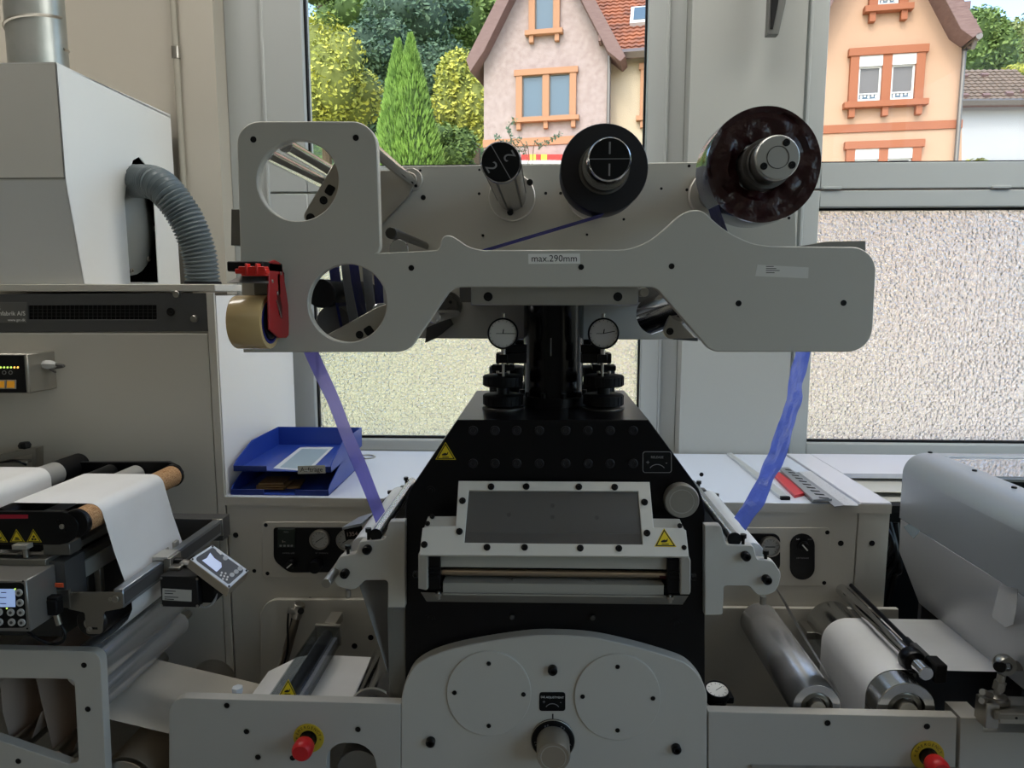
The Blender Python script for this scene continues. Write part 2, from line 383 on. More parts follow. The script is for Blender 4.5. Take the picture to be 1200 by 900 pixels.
# unseen ceiling lamps: a bright row over the machine near the windows, a dimmer one added as fill further back
LB = ['wide white ceiling light panel over the machine, on the blank wall side','wide white ceiling light panel over the machine, in the middle of its row','wide white ceiling light panel over the machine, beside the added side window','wide dim fill light panel added behind the camera, on the blank wall side','wide dim fill light panel added behind the camera, beside the added side window']
for i, (x, y, a, b, m) in enumerate(((-1.7,1.75,.6,.22,0),(.1,1.75,.6,.22,0),(1.95,1.75,.75,.3,0),(-1.5,-1.6,1.2,.6,1),(1.5,-1.6,1.2,.6,1))):
    t = thing('ceiling_lamp', LB[i], 'lamp', (x,y,ZC-.08), 'ceiling lamps')
    MB().bbox(x-a-.05,x+a+.05,y-b-.05,y+b+.05,ZC-.05,ZC,.004).build('housing', WHITEP, t)
    MB().bbox(x-a,x+a,y-b,y+b,ZC-.06,ZC-.049).build('diffuser', mat('fill panel diffuser warm','ffffff',.5,emit=('fff0dc',FILL_E)) if m else mat('lamp diffuser','ffffff',.5,emit=('fdf9f2',LAMP_N)), t)
# ------------------------------------------------------------------ outside
GZ = -.15
LAWN = mat('lawn', 'b9bb78', .9, noise=(1.2,'cac59c',.3,.7))
PAVE = mat('light gravel', 'e2d8c4', .9, noise=(.8,'cfc4b0',.3,.7))
struct(MB().bbox(-60, 2.2, YW+.33, 75, GZ-.3, GZ).build('ground', LAWN))
struct(MB().bbox(2.2, 60, YW+.33, 75, GZ-.3, GZ+.01).build('street', PAVE))
h = MB()
hs = [(-80+160*i/24, 44+4*j) for j in range(12) for i in range(25)]
h.add([(x, y, GZ-.2+max(0,(y-44))*.72+1.2*noise.noise((x*.05,y*.05,1))) for x, y in hs], [(j*25+i, j*25+i+1, (j+1)*25+i+1, (j+1)*25+i) for j in range(11) for i in range(24)])
struct(h.build('hill', mat('forest floor', '2c3d24', .95, noise=(.9,'5c7440',.35,.65), bump=(1.6,1,.5))))
PINK = mat('pink roughcast render', 'a69592', .85, noise=(7,'988683',.35,.7), bump=(45,.5,.02))
PINK2 = mat('cream render', 'b7a690', .85, bump=(40,.4,.02))
PEACH = mat('peach render', 'b4927a', .85, bump=(60,.2,.01))
ORST = mat('orange sandstone surround', 'a87a5c', .75)
ORST2 = mat('terracotta surround', '96583a', .7)
WOODR = mat('weathered brown bargeboard', '7d6460', .7, noise=(20,'6a504d',.3,.7,(.3,.3,3)))
TILE1 = mat('orange roof tile', 'a3664a', .8, noise=(2.5,'745046',.35,.75))
TILE2 = mat('brown roof tile', '7d6b5e', .8, noise=(4,'685a4e',.3,.7))
PANE = mat('house window glass', '4f6272', .08, **{'Specular IOR Level': .5})
BLIND = mat('grey roller blind', '6c6a6c', .7)
WHITEF = mat('white window frame', 'cfcfcf', .5)
def pbox(fr, x0, y0, x1, y1, d0, d1, ch=.004, mb=None):
    a = fr.uv(x0, y0); b = fr.uv(x1, y1)
    return (mb or MB()).plate(fr, [(a[0],b[1]),(b[0],b[1]),(b[0],a[1]),(a[0],a[1])], d0, d1, ch=ch, px=False)
def ubox(fr, u0, u1, v0, v1, d0, d1, ch=.004, mb=None):
    return (mb or MB()).plate(fr, [(u0,v0),(u1,v0),(u1,v1),(u0,v1)], d0, d1, ch=ch, px=False)
def hwin(fr, house, tl, br, m, lights=2, blind=False, sill=True, frm=WHITEF):
    """a stone-framed window of the house: window > surround pieces, sash, pane, blind"""
    fr = Fr(fr.w(0,0,.055), fr.u); (u0, v1), (u1, v0) = fr.uv(*tl), fr.uv(*br); W = u1-u0; H = v1-v0; s = .19
    t = ubox(fr, u0, u0+s, v0+s*.7, v1-s*.9, -.05, .07).build('window', m, house)
    ubox(fr, u1-s, u1, v0+s*.7, v1-s*.9, -.05, .07).build('jamb', m, t)
    ubox(fr, u0-.05, u1+.05, v1-s*.9, v1, -.05, .10).build('lintel', m, t)
    if sill:
        ubox(fr, u0-.1, u1+.1, v0, v0+s*.7, -.05, .16).build('sill', m, t)
        for q in ([u0+.02, (u0+u1)/2-.06, u1-.14] if lights > 1 else [u0+.02, u1-.14]): ubox(fr, q, q+.13, v0-.2, v0, -.05, .1).build('corbel', m, t)
    edges = [u0+s] + [u0+s+(W-2*s)*k/lights for k in range(1, lights)] + [u1-s]
    for k in range(1, lights): ubox(fr, edges[k]-.1, edges[k]+.1, v0+s*.7, v1-s*.9, -.05, .06).build('mullion', m, t)
    for k in range(lights):
        a = edges[k]+(.1 if k else 0); b = edges[k+1]-(.1 if k < lights-1 else 0); lo = v0+s*.7; hi = v1-s*.9
        f = .05 if frm is WHITEF else .03; top = hi-(.22 if blind else 0)
        MB().plate(fr, [(a,lo),(b,lo),(b,top),(a,top)], -.06, -.01, holes=[[(a+f,lo+f+.03),(b-f,lo+f+.03),(b-f,top-f),(a+f,top-f)]], px=False, ch=.002).build('sash', frm, t)
        ubox(fr, a, b, lo, top, -.052, -.045).build('pane', PANE, t)
        if blind:
            ubox(fr, a-.02, b+.02, top-.02, hi, -.05, .05).build('shutter_box', WHITEF, t)
            ubox(fr, a+f, b-f, lo+(top-lo)*.24, top-f, -.044, -.03).build('blind', BLIND, t)
            ubox(fr, a+f, b-f, lo+(top-lo)*.22, lo+(top-lo)*.26, -.044, -.02).build('blind_bar', WHITEF, t)
            for j in range(5): ubox(fr, a+f+.03+j*(b-a-2*f)/5, a+f+.08+j*(b-a-2*f)/5, lo+.1+.03*(j%2), lo+.2, -.044, -.038).build('ornament', WHITEF, t)
    return t
def tiles(fr, U, V, m, tw=.26, th=.33, k=.05):
    """courses of pantiles on the frame (u across, v up the slope): real corrugation and steps"""
    b = MB(); n = int(U/tw); r = int(V/th)
    for j in range(r):
        top = []; 
        for i in range(n*4+1):
            u = i*tw/4; hgt = k*(.5+.5*math.cos(2*math.pi*i/4))
            top.append((u, hgt))
        vs = [fr.w(u, j*th, hh+.045) for u, hh in top]+[fr.w(u, (j+1)*th, hh) for u, hh in top]+[fr.w(u, j*th, 0) for u, hh in top]
        N = len(top); b.add(vs, [(i, i+1, N+i+1, N+i) for i in range(N-1)]+[(2*N+i, 2*N+i+1, i+1, i) for i in range(N-1)])
    return b
# pink house ---------------------------------------------------------------
al = math.radians(10); YP = 22.0
fp = Fr(P(640,120,YP), (math.cos(al), -math.sin(al), 0))
ph = thing('house', 'pink rendered gabled house with orange stone window surrounds, behind the left window', 'house', (fp.o.x, fp.o.y+4, GZ), 'houses across the street')
gv = lambda fr, px, py: (px, py)
bot = 640
MB().plate(fp, [(567,62),(638,-81),(714,66),(714,bot),(567,bot)], -9, 0).build('gable_wall', PINK, ph)
fr2 = Fr(fp.w(0,0,.5), fp.u)
MB().plate(fr2, [(638,-112),(546,70),(551,84),(567,60),(638,-84)], -9.4, 0, ch=.01).build('roof_slope', WOODR, ph)
MB().plate(fr2, [(638,-112),(638,-84),(712,60),(727,72),(733,66)], -9.4, 0, ch=.01).build('roof_slope', WOODR, ph)
for x0, y0, x1, y1 in ((569,54,572,64),(703,40,706,54)): pbox(fp, x0, y0, x1, y1, 0, .45).build('purlin_end', WOODR, ph)
fw = Fr(fp.w(0,0,-.5), fp.u)
pbox(fw, 714, 60, 800, bot, -7, 0).build('wing_wall', PINK2, ph)
e0 = fw.uv(713, 66); e1 = fw.uv(830, 66)
sl_ = math.radians(47); vv = Vector((0,0,1))*math.sin(sl_)-fw.n*math.cos(sl_)
ft = Fr(fw.w(e0[0]-1.2, e0[1]-.05, .4), fw.u, vv)
ubox(ft, 0, 6, 0, 7.6, -.2, -.02).build('wing_roof', WOODR, ph)
tiles(ft, 6, 7.6, TILE1, .2, .21, .035).build('roof_tiles', TILE1, ph, kind='stuff')
ubox(ft, 1.24, 6, -.14, .02, -.1, .1).build('gutter', mat('zinc gutter','7a6f6c',.45,.5), ph)
a, b = ft.uv(738,33), ft.uv(765,12)
sk = ubox(ft, a[0], b[0], a[1], b[1], -.02, .16).build('skylight', WHITEF, ph); ubox(ft, a[0]+.1, b[0]-.1, a[1]+.15, b[1]-.1, .16, .18).build('pane', PANE, sk)
DPIPE = mat('zinc downpipe', '76706c', .45, .6)
q0 = fp.pw(714.5,66,.09); MB().cyl(q0, (q0.x,q0.y,GZ), .055, 10).build('downpipe', DPIPE, ph)
hwin(fp, ph, (605,83), (675,141), ORST, 2, frm=mat('grey window frame','77726e',.5))
hwin(fp, ph, (620,-22), (656,40), ORST, 1, frm=MC['grey window frame'])
hwin(fw, ph, (751,75), (812,139), ORST, 2, frm=MC['grey window frame'])
pbox(fp, 566, 164.3, 714, 166.6, 0, .04).build('string_course', ORST, ph)
hwin(fp, ph, (605,225), (675,290), ORST, 2, frm=MC['grey window frame'])
aw = thing('awning', 'red and yellow striped shop awning with white valance on the pink house', 'awning', fp.pw(636,190,.6))
fa = Fr(fp.w(0,0,1.1), fp.u)
ac = [RED, YELLOW, RED, YELLOW, RED, RED]; 
for i, (x0, x1) in enumerate(((611,621),(621,628),(628,634),(634,641),(641,649),(649,661))):
    MB().hexa([fp.pw(x0,181,.02),fp.pw(x1,181,.02),fa.pw(x1,187),fa.pw(x0,187)], [fp.pw(x0,183,.02),fp.pw(x1,183,.02),fa.pw(x1,188),fa.pw(x0,188)]).build('canvas_strip', mat('awning red','d8352f',.6) if ac[i] is RED else mat('awning yellow','efc043',.6), aw)
MB().hexa([fa.pw(611,187.2),fa.pw(661,187.2),fa.pw(661,200),fa.pw(611,200)], [fa.pw(611,187.2,-.03),fa.pw(661,187.2,-.03),fa.pw(661,200,-.03),fa.pw(611,200,-.03)]).build('valance', WHITEF, aw)
# peach house --------------------------------------------------------------
YQ = 17.5; al = math.radians(9)
fq = Fr(P(1040,100,YQ), (math.cos(al), -math.sin(al), 0))
qh = thing('house', 'peach gabled house with terracotta window surrounds and roller shutters, behind the right window', 'house', (fq.o.x, fq.o.y+4, GZ), 'houses across the street')
MB().plate(fq, [(958,32),(1043,-122),(1127,36),(1127,bot),(958,bot)], -9, 0).build('gable_wall', PEACH, qh)
fr3 = Fr(fq.w(0,0,.65), fq.u)
MB().plate(fr3, [(1043,-152),(940,42),(948,56),(1043,-124)], -9.4, 0, ch=.01).build('roof_slope', WOODR, qh)
MB().plate(fr3, [(1043,-152),(1043,-124),(1126,34),(1140,44),(1152,38)], -9.4, 0, ch=.01).build('roof_slope', WOODR, qh)
fe = Fr(fq.w(0,0,.62), fq.u)
for x0, y0, x1, y1 in ((1115,14,1124,22),(1124,34,1130,52)): pbox(fq, x0, y0, x1, y1, 0, .6).build('purlin_end', WOODR, qh)
g0 = fr3.pw(1148,42,0); g1 = fr3.pw(1148,42,-9); MB().cyl(g0, g1, .07, 10).build('gutter', DPIPE, qh)
MB().tube([fr3.pw(1147,44,-.15), fr3.pw(1145,52,-.2), fq.pw(1133,57,.1), fq.pw(1128,62,.1), Vector((fq.pw(1128,62,.1).x, fq.pw(1128,62,.1).y, GZ))], .05, 8).build('downpipe', DPIPE, qh)
hwin(fq, qh, (997,58), (1080,124), ORST2, 2, True)
hwin(fq, qh, (1021,-50), (1063,13), ORST2, 1, True)
hwin(fq, qh, (992,167), (1075,235), ORST2, 2, True)
pbox(fq, 958, 147.8, 1127, 150.3, 0, .04).build('string_course', ORST2, qh)
# white building -----------------------------------------------------------
fb = Fr(P(1160,120,27), (1,0,0))
bh = thing('house', 'low white rendered building with brown tiled hipped roof beyond the peach house', 'house', (fb.o.x, fb.o.y+4, GZ), 'houses across the street')
pbox(fb, 1112, 119, 1290, bot-80, -8, 0).build('wall', mat('white render','acadb0',.8,bump=(40,.2,.01)), bh)
e0 = fb.uv(1112,119); sl_ = math.radians(38); vv = Vector((0,0,1))*math.sin(sl_)-fb.n*math.cos(sl_)
fbr = Fr(fb.w(e0[0]-.4, e0[1]-.1, .5), fb.u, vv)
top = fbr.uv(1150,82)[1]
tiles(fbr, 3.6, top, TILE2, .22, .26, .04).build('roof_tiles', TILE2, bh, kind='stuff')
a = fbr.uv(1172,82); b = fbr.uv(1222,119)
MB().plate(fbr, [(0,0),(b[0]+2.2,0),(a[0],a[1]),(0,a[1])], -.25, -.005, px=False).build('roof_slab', WOODR, bh)
tb = MB()
for j in range(int(top/.26)):       # the hipped end: courses that get shorter
    ue = b[0]+2.2+(a[0]-b[0]-2.2)*(j+1)*.26/top
    if ue > 3.6: tiles(Fr(fbr.w(3.6, j*.26, 0), fbr.u, vv), ue-3.6, .27, TILE2, .22, .26, .04); tb.v += []; x = tiles(Fr(fbr.w(3.6, j*.26, 0), fbr.u, vv), ue-3.6, .27, TILE2, .22, .26, .04); tb.add(x.v, x.f)
if tb.v: tb.build('hip_tiles', TILE2, bh, kind='stuff')
for px, py in ((1128,92),(1152,91),(1129,115),(1154,115),(1181,113),(1199,110)):
    c = fbr.uv(px, py); ubox(fbr, c[0]-.1, c[0]+.14, c[1]-.05, c[1]+.1, .02, .14).build('vent_tile', WOODR, bh)
ubox(fbr, 0, b[0]+2.2, -.12, .02, -.12, .06).build('gutter', DPIPE, bh)
pbox(fb, 1150, 190, 1290, 193, 0, .3).build('wall_ledge', DPIPE, bh)
# trees --------------------------------------------------------------------
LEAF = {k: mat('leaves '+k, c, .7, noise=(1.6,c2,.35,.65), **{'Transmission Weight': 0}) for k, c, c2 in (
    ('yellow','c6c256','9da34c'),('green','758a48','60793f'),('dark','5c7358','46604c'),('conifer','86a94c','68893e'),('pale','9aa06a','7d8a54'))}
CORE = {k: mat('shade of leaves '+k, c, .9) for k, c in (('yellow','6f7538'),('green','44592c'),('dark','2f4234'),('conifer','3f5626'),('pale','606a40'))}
BARK = mat('bark', '5a4a3a', .9)
def leaves(blobs, n, size):
    b = MB(); tot = sum(r[1]*r[2] for r in blobs)
    for c, rx, rz in blobs:
        for _ in range(int(n*rx*rz/tot)):
            d = Vector((R.gauss(0,1), R.gauss(0,1), R.gauss(0,1))).normalized()
            k = .82+.3*R.random()
            p = Vector(c)+Vector((d.x*rx, d.y*rx, d.z*rz))*k
            u = Vector((R.gauss(0,1), R.gauss(0,1), R.gauss(0,.6))).normalized(); v = u.cross(d+Vector((R.gauss(0,.5),R.gauss(0,.5),R.gauss(0,.5)))).normalized()
            s = size*(.6+.8*R.random())
            b.add([p-u*s, p+v*s*.5+d*s*.15, p+u*s, p-v*s*.5+d*s*.15], [(0,1,2,3)])
    return b
def tree(name, label, px, py, rxp, ryp, Y, kind, n=5200, nb=9, lsize=None):
    c = P(px, py, Y); k = Y/F; rx, rz = rxp*k, ryp*k
    t = thing(name, label, 'tree', (c.x, c.y, GZ if Y < 44 else GZ+(Y-44)*.7), 'trees beyond the houses')
    blobs = [(c, rx*.62, rz*.7)]
    for i in range(nb):
        a = 2*math.pi*i/nb+R.random(); e = R.uniform(-.6,.8)
        blobs.append((c+Vector((math.cos(a)*rx*.6, math.sin(a)*rx*.5, e*rz*.62)), rx*R.uniform(.32,.48), rz*R.uniform(.26,.4)))
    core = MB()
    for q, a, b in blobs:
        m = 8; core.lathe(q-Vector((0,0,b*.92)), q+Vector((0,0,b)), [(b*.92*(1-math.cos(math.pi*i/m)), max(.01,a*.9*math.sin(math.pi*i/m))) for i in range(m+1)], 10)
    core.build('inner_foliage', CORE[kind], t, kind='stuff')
    leaves(blobs, n, lsize or max(.09, 2.7*k)).build('foliage', LEAF[kind], t, smooth=False, kind='stuff')
    MB().tube([WL[t.name].translation-Vector((0,0,.3)), (c.x+.1, c.y, c.z-rz*.4), (c.x, c.y, c.z)], [rx*.09+.08, rx*.06+.05, .05], 8).build('trunk', BARK, t)
    return t
tree('deciduous_tree', 'bright yellow green broadleaf tree filling the window by the frame, beyond the grey plate', 378, 95, 62, 95, 30, 'yellow', 9000, 13)
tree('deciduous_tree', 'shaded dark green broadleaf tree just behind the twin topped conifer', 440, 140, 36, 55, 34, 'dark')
tree('deciduous_tree', 'yellow leaved tree between the conifer and the pink gable', 543, 118, 36, 72, 36, 'yellow', 5600)
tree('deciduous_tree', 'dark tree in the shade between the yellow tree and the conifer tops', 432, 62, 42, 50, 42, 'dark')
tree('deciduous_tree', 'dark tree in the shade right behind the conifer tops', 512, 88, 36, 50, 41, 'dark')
tree('deciduous_tree', 'low green bush-like tree at the foot of the pink gable corner', 520, 180, 40, 45, 33, 'green')
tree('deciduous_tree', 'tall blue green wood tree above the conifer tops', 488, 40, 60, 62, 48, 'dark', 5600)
tree('deciduous_tree', 'mid green wood tree on the slope left of the conifer tops', 430, 10, 62, 62, 57, 'green', 5000)
tree('deciduous_tree', 'mid green wood tree on the slope touching the pink roof edge', 556, 14, 56, 58, 53, 'green', 5000)
tree('deciduous_tree', 'dark wood tree highest on the slope over the conifer', 500, -40, 90, 66, 66, 'dark', 4500)
tree('deciduous_tree', 'pale green wood tree highest on the slope by the window frame', 375, -45, 70, 70, 74, 'pale', 4500)
tree('deciduous_tree', 'dark wood tree highest on the slope behind the pink roof', 600, -45, 70, 70, 80, 'dark', 4000)
tree('deciduous_tree', 'leafy green tree rising beside the peach house gutter', 1150, 52, 40, 52, 38, 'green', 5000)
tree('deciduous_tree', 'pale green tree with sky showing over it behind the white building', 1200, 62, 40, 52, 44, 'pale', 5000)
tree('deciduous_tree', 'yellow green tree peeping over the hip of the brown roof', 1196, 92, 24, 16, 36, 'yellow', 1200)
tree('deciduous_tree', 'dark tree filling the gap behind the peach gable eave', 1130, 105, 45, 60, 54, 'dark', 3600)
cz = P(478,195,28); k = 28/F
ct = thing('conifer', 'twin topped narrow green conifer standing free outside the left window', 'tree', (cz.x, cz.y, GZ))
b = MB(); cr = MB()
for tx, ty, bx, W in ((466,47,468,26),(481,41,486,29)):
    tp = P(tx, ty, 28); bs = P(bx, 215, 28); L = (tp-bs).length
    cr.lathe(bs, tp, [(L*q, max(.01, W*k*.85*min(1,(1-q)*1.25)**.9)) for q in (0,.15,.3,.5,.7,.85,1)], 12)
    for _ in range(6500):
        q = R.random()**1.1; a = R.uniform(0, 2*math.pi); r = W*k*min(1,(1-q)*1.25)**.9*R.uniform(.85,1.12)+.03
        p = bs+(tp-bs)*q+Vector((math.cos(a)*r, math.sin(a)*r, 0)); s = R.uniform(.06,.13)
        d = Vector((math.cos(a)*.5, math.sin(a)*.5, 1)).normalized(); v = d.cross(Vector((R.gauss(0,1),R.gauss(0,1),0))).normalized()
        b.add([p-d*s, p+v*s*.35, p+d*s*1.4, p-v*s*.35], [(0,1,2,3)])
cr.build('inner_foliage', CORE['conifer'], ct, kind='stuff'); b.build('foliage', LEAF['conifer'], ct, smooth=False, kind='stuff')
MB().cyl((cz.x,cz.y,GZ-.2),(cz.x,cz.y,cz.z+.5),.14,10).build('trunk', BARK, ct)
sp = thing('rose_sprig', 'thin leafy climbing sprig sticking up in front of the pink house wall', 'shrub', (P(625,190,14).x, 14, GZ))
st = MB(); lv = MB()
for path in ([(622,420),(620,190),(612,178),(600,165),(596,150),(603,140)], [(622,420),(624,190),(634,172),(648,162),(656,157)], [(622,420),(618,188),(590,168),(582,160)]):
    pts = spline([Vector((P(622,420,14).x,14,GZ-.05))]+[P(x,y,14+.1*i) for i, (x,y) in enumerate(path)], 6); st.tube(pts, .008, 5)
    for p in pts[14:]:
        for _ in range(4):
            s = R.uniform(.02,.04); u = Vector((R.gauss(0,1),R.gauss(0,1),R.gauss(0,1))).normalized(); v = u.orthogonal().normalized(); q = p+u*.05
            lv.add([q-u*s, q+v*s*.6, q+u*s, q-v*s*.6], [(0,1,2,3)])
st.build('stems', BARK, sp); lv.build('leaves', LEAF['dark'], sp, smooth=False, kind='stuff')
for i, (px, py, rp) in enumerate(((1137,190,11),(1149,186,9),(1163,190,9))):
    c = P(px, py, 20.5+1.9*i); t = thing('garden_bush', ['yellow green garden bush by the corner of the peach house','tall tufted garden bush in the middle before the white wall','round garden bush by the grey ledge on the white wall'][i], 'shrub', (c.x, c.y, GZ), 'bushes by the white building')
    leaves([(c-Vector((0,0,.3)), rp*22/F*.9, rp*22/F*1.1)], 240, .1).build('foliage', LEAF['yellow' if i == 0 else 'pale'], t, smooth=False, kind='stuff')
    MB().tube([(c.x,c.y,GZ-.1),(c.x,c.y,c.z)], .05, 6).build('stem', BARK, t)
# ------------------------------------------------------------------ cabinets along the window wall
YC, YCB = 1.905, 2.49                    # cabinet fronts and backs
FC = FY(YC)
X0 = P(251.5,343,YC).x; ZT = P(100,333,YC).z
tall = thing('machine_cabinet', 'tall grey steel machine cabinet with a dark strip and mesh vent under the white hood', 'cabinet', (-1.3,2.2,0))
xs = P(245,400,YC).x
def zY(py, Y=YC, px=600): return P(px, py, Y).z
MB().bbox(-1.95, X0-.004, YC+.004, YCB, 0, ZT-.03, .002).build('body', GREY2, tall)
MB().bbox(X0-.003, X0, YC+.007, YCB, 0, ZT-.031, .0005).build('side_panel', WHITEP, tall, 'side panel coloured white for the window light on it')  # white coat stands in for the window light falling on this side
MB().bbox(-1.95, X0+.004, YC-.004, YCB, zY(341.5), ZT, .002).build('top_panel', GREY2, tall)
ubox(FC, -1.94, FC.uv(244,391)[0], .05, FC.uv(244,391)[1], 0, .005, .001).build('front_panel', GREY2, tall)
MB().plate(FC, [(-60,345),(243,343.5),(245,388),(-60,389.5)], -.002, .003,
           holes=[[(34,358),(184,357.5),(184.5,374.5),(34,374.5)]]).build('vent_strip', DARKG, tall)
MB().plate(FC, [(30,354),(188,354),(188,378),(30,378)], -.0038, -.0025).build('vent_back', BLACKM, tall)
g = MB(); 
for i in range(29):
    x = 34+150*i/28; g.plate(FC, rect(x-.2,357.5,x+.2,374.5), 0, .0015, ch=0)
for y in (362.5,366.5,370.5): g.plate(FC, rect(34,y-.2,184,y+.2), 0, .0015, ch=0)
g.build('vent_mesh', mat('vent wire','343433',.5,.3), tall)
pl = MB().plate(FC, rect(-40,354,32,378.5), .003, .0042, ch=.0004).build('name_plate', mat('name plate grey','5e5d5a',.45), tall)
text(FC, 31, 367.5, 'nfabrik A/S', .0168, WHITE, pl, .0044, align='RIGHT'); text(FC, 31, 375, 'www.gm.dk', .0105, WHITE, pl, .0044, align='RIGHT'); text(FC, 0, 360, 'k', .018, WHITE, pl, .0044)
for px, py, r in ((209,344.8,4),(229.5,373.5,4)):
    a = FC.uv(px,py); MB().cyl(FC.w(a[0],a[1],.0), FC.w(a[0],a[1],.014), .0092, 18).build('lock_stud', STEEL, tall)
for px, py, r in ((201,365.5,4.8),(229,401,3.2),(142,392.5,.9),(241,582,3.1),(252,753,3),(285,775,3)):
    if px < 260: screw(FC, px, py, r, tall, h=.12, d=.004)
ubox(FC, FC.uv(245.2,391)[0], X0, .0, FC.uv(245,343)[1], 0, .006, .001).build('corner_post', GREY2, tall)
# white hood on top, open at the side
HX = P(66,77,YC).x; hx1 = P(97,333,YC).x; HZ = P(66,77,YC).z; yb = 2.46; hz1 = P(208,138,yb).z
hood = thing('exhaust_hood', 'white sheet steel hood standing on the tall cabinet below the spiral duct', 'hood', (-1.6,2.2,ZT))
hx = (HX+hx1)/2
zh0 = ZT+.001
fs = Fr((hx,0,0), (0,1,0))               # its right side, seen from the right
def S(px, py): q = PX(px, py, hx); return (q.y, q.z)
zk = P(77,211,YC-.02).z
slot = [S(146,232),S(150,208),S(156,188),S(163,184),S(171,193),S(178,212),S(181,240),S(186,331),S(153,331)]
MB().plate(fs, [(YC+.025,zh0),(yb,zh0),(yb,S(208,138)[1]),(YC-.02,HZ),(YC-.02,zk)], -.003, 0, holes=[[slot[0],slot[1],slot[2],slot[3],slot[4],slot[5],slot[6],(slot[7][0],zh0+.006),(slot[8][0],zh0+.006)]], px=False).build('side_panel', WHITEP, hood)
fz = Fr((0,YC-.02,0))
MB().hexa([(-1.9,YC+.028,zh0),(hx,YC+.028,zh0),(hx,YC-.017,zk),(-1.9,YC-.017,zk)],[(-1.9,YC+.025,zh0),(hx,YC+.025,zh0),(hx,YC-.02,zk),(-1.9,YC-.02,zk)]).build('lower_front_panel', WHITEP, hood)
MB().plate(fz, [(-1.9,zk),(hx,zk),(hx,HZ),(-1.9,HZ)], -.003, 0, px=False).build('front_panel', mat('hood front','d8d5cd',.45), hood)
MB().plate(fz, [(-1.9,P(50,211,YC).z),(hx,P(50,211,YC).z),(hx,P(50,209.5,YC).z),(-1.9,P(50,209.5,YC).z)], 0, .001, px=False, ch=0).build('seam', mat('seam','7a776f',.6), hood)
MB().hexa([(-1.9,YC-.02,HZ),(hx,YC-.02,HZ),(hx,yb,hz1+.0),(-1.9,yb,hz1)], [(-1.9,YC-.02,HZ+.003),(hx,YC-.02,HZ+.003),(hx,yb,hz1+.003),(-1.9,yb,hz1+.003)]).build('top_panel', WHITEP, hood)
MB().bbox(hx-.26, hx-.24, YC+.04, yb-.01, zh0, hz1-.02).build('inner_wall', BLACKM, hood)  # black to stand for the shade inside the hood
MB().bbox(-1.88, hx-.004, yb-.012, yb-.004, zh0, hz1-.02).build('shade_backing', BLACKM, hood)  # black sheet put in to darken the hood's inside
MB().bbox(hx-.2, hx+.04, S(152,331)[0], S(176,331)[0], zh0, zh0+.008).build('sliding_plate', WHITEP, hood)
mz = S(160,262); mb = MB(); c = Vector((hx-.02, mz[0]+.03, mz[1]))
mb.lathe(c-Vector((.22,0,0)), c, [(0,.14),(.16,.15),(.175,.16),(.19,.16),(.2,.13),(.215,.06),(.22,.02)], 30)
mt = mb.build('blower_housing', mat('cast aluminium','9da09d',.45,.7), hood)
for i in range(8):
    a = 2*math.pi*i/8; screw(Fr(c-Vector((.027,0,0)), (0,1,0)), 0, 0, 0, mt, STEEL, uv=(.145*math.cos(a), .145*math.sin(a)), r=.009, h=.8, name='bolt')
dc = P(43,40,2.2); duct = thing('spiral_duct', 'galvanised round duct rising from the white hood', 'duct', (dc.x, 2.2, HZ-.04))
dr = 30*2.2/F; zc0 = HZ-.1
zz = [zc0, P(43,38,2.2).z, ZC-.01]
MB().cyl((dc.x,2.2,zc0),(dc.x,2.2,ZC-.002),dr,36).build('pipe', mat('galvanised steel','b9bcb8',.38,.85,noise=(9,'9fa3a0',.35,.7),bump=(8,.2,.01,(1,1,.3))), duct)
for k in range(2):
    pts = [Vector((dc.x+dr*math.cos(a), 2.2+dr*math.sin(a), P(43,40,2.2).z+.8*k+.09*(a-math.pi)/(2*math.pi))) for a in [2*math.pi*i/30 for i in range(31)]]
    MB().tube(pts, .005, 6).build('lock_seam', STEEL, duct)
# corrugated hose
hp = [PX(150,214,hx)-Vector((.03,0,.01)), PX(160,212,hx)+Vector((.03,0,.003))]
path = spline([Vector((hx-.06,hp[1].y,hp[1].z-.006)), Vector((hx+.0,hp[1].y,hp[1].z-.004)), P(188,218,2.12), P(216,253,2.12), P(233,295,2.13), P(238,333,2.14)-Vector((0,0,.0))], 10)
L = [0]
for a, b in zip(path, path[1:]): L.append(L[-1]+(b-a).length)
hose = thing('corrugated_hose', 'grey ribbed plastic hose curving from the white hood down onto the cabinet', 'hose', path[-1]); pts = []; rad = []
n = 760
for i in range(n+1):
    s = L[-1]*i/n; k = max(j for j in range(len(L)-1) if L[j] <= s or j == 0); t = (s-L[k])/max(1e-9, L[k+1]-L[k]); pts.append(path[k].lerp(path[k+1], min(1,t)))
    rad.append(18.6*2.12/F*(1+.075*math.cos(2*math.pi*i/n*48)))
MB().tube(pts, rad, 24).build('ribbed_tube', mat('grey hose plastic','626b6e',.33), hose)
MB().lathe(path[-1]+Vector((0,0,-.012)), path[-1]+Vector((0,0,.03)), [(0,.07),(.004,.07),(.006,.054),(.02,.052)], 28).build('collar', BLACKM, hose)
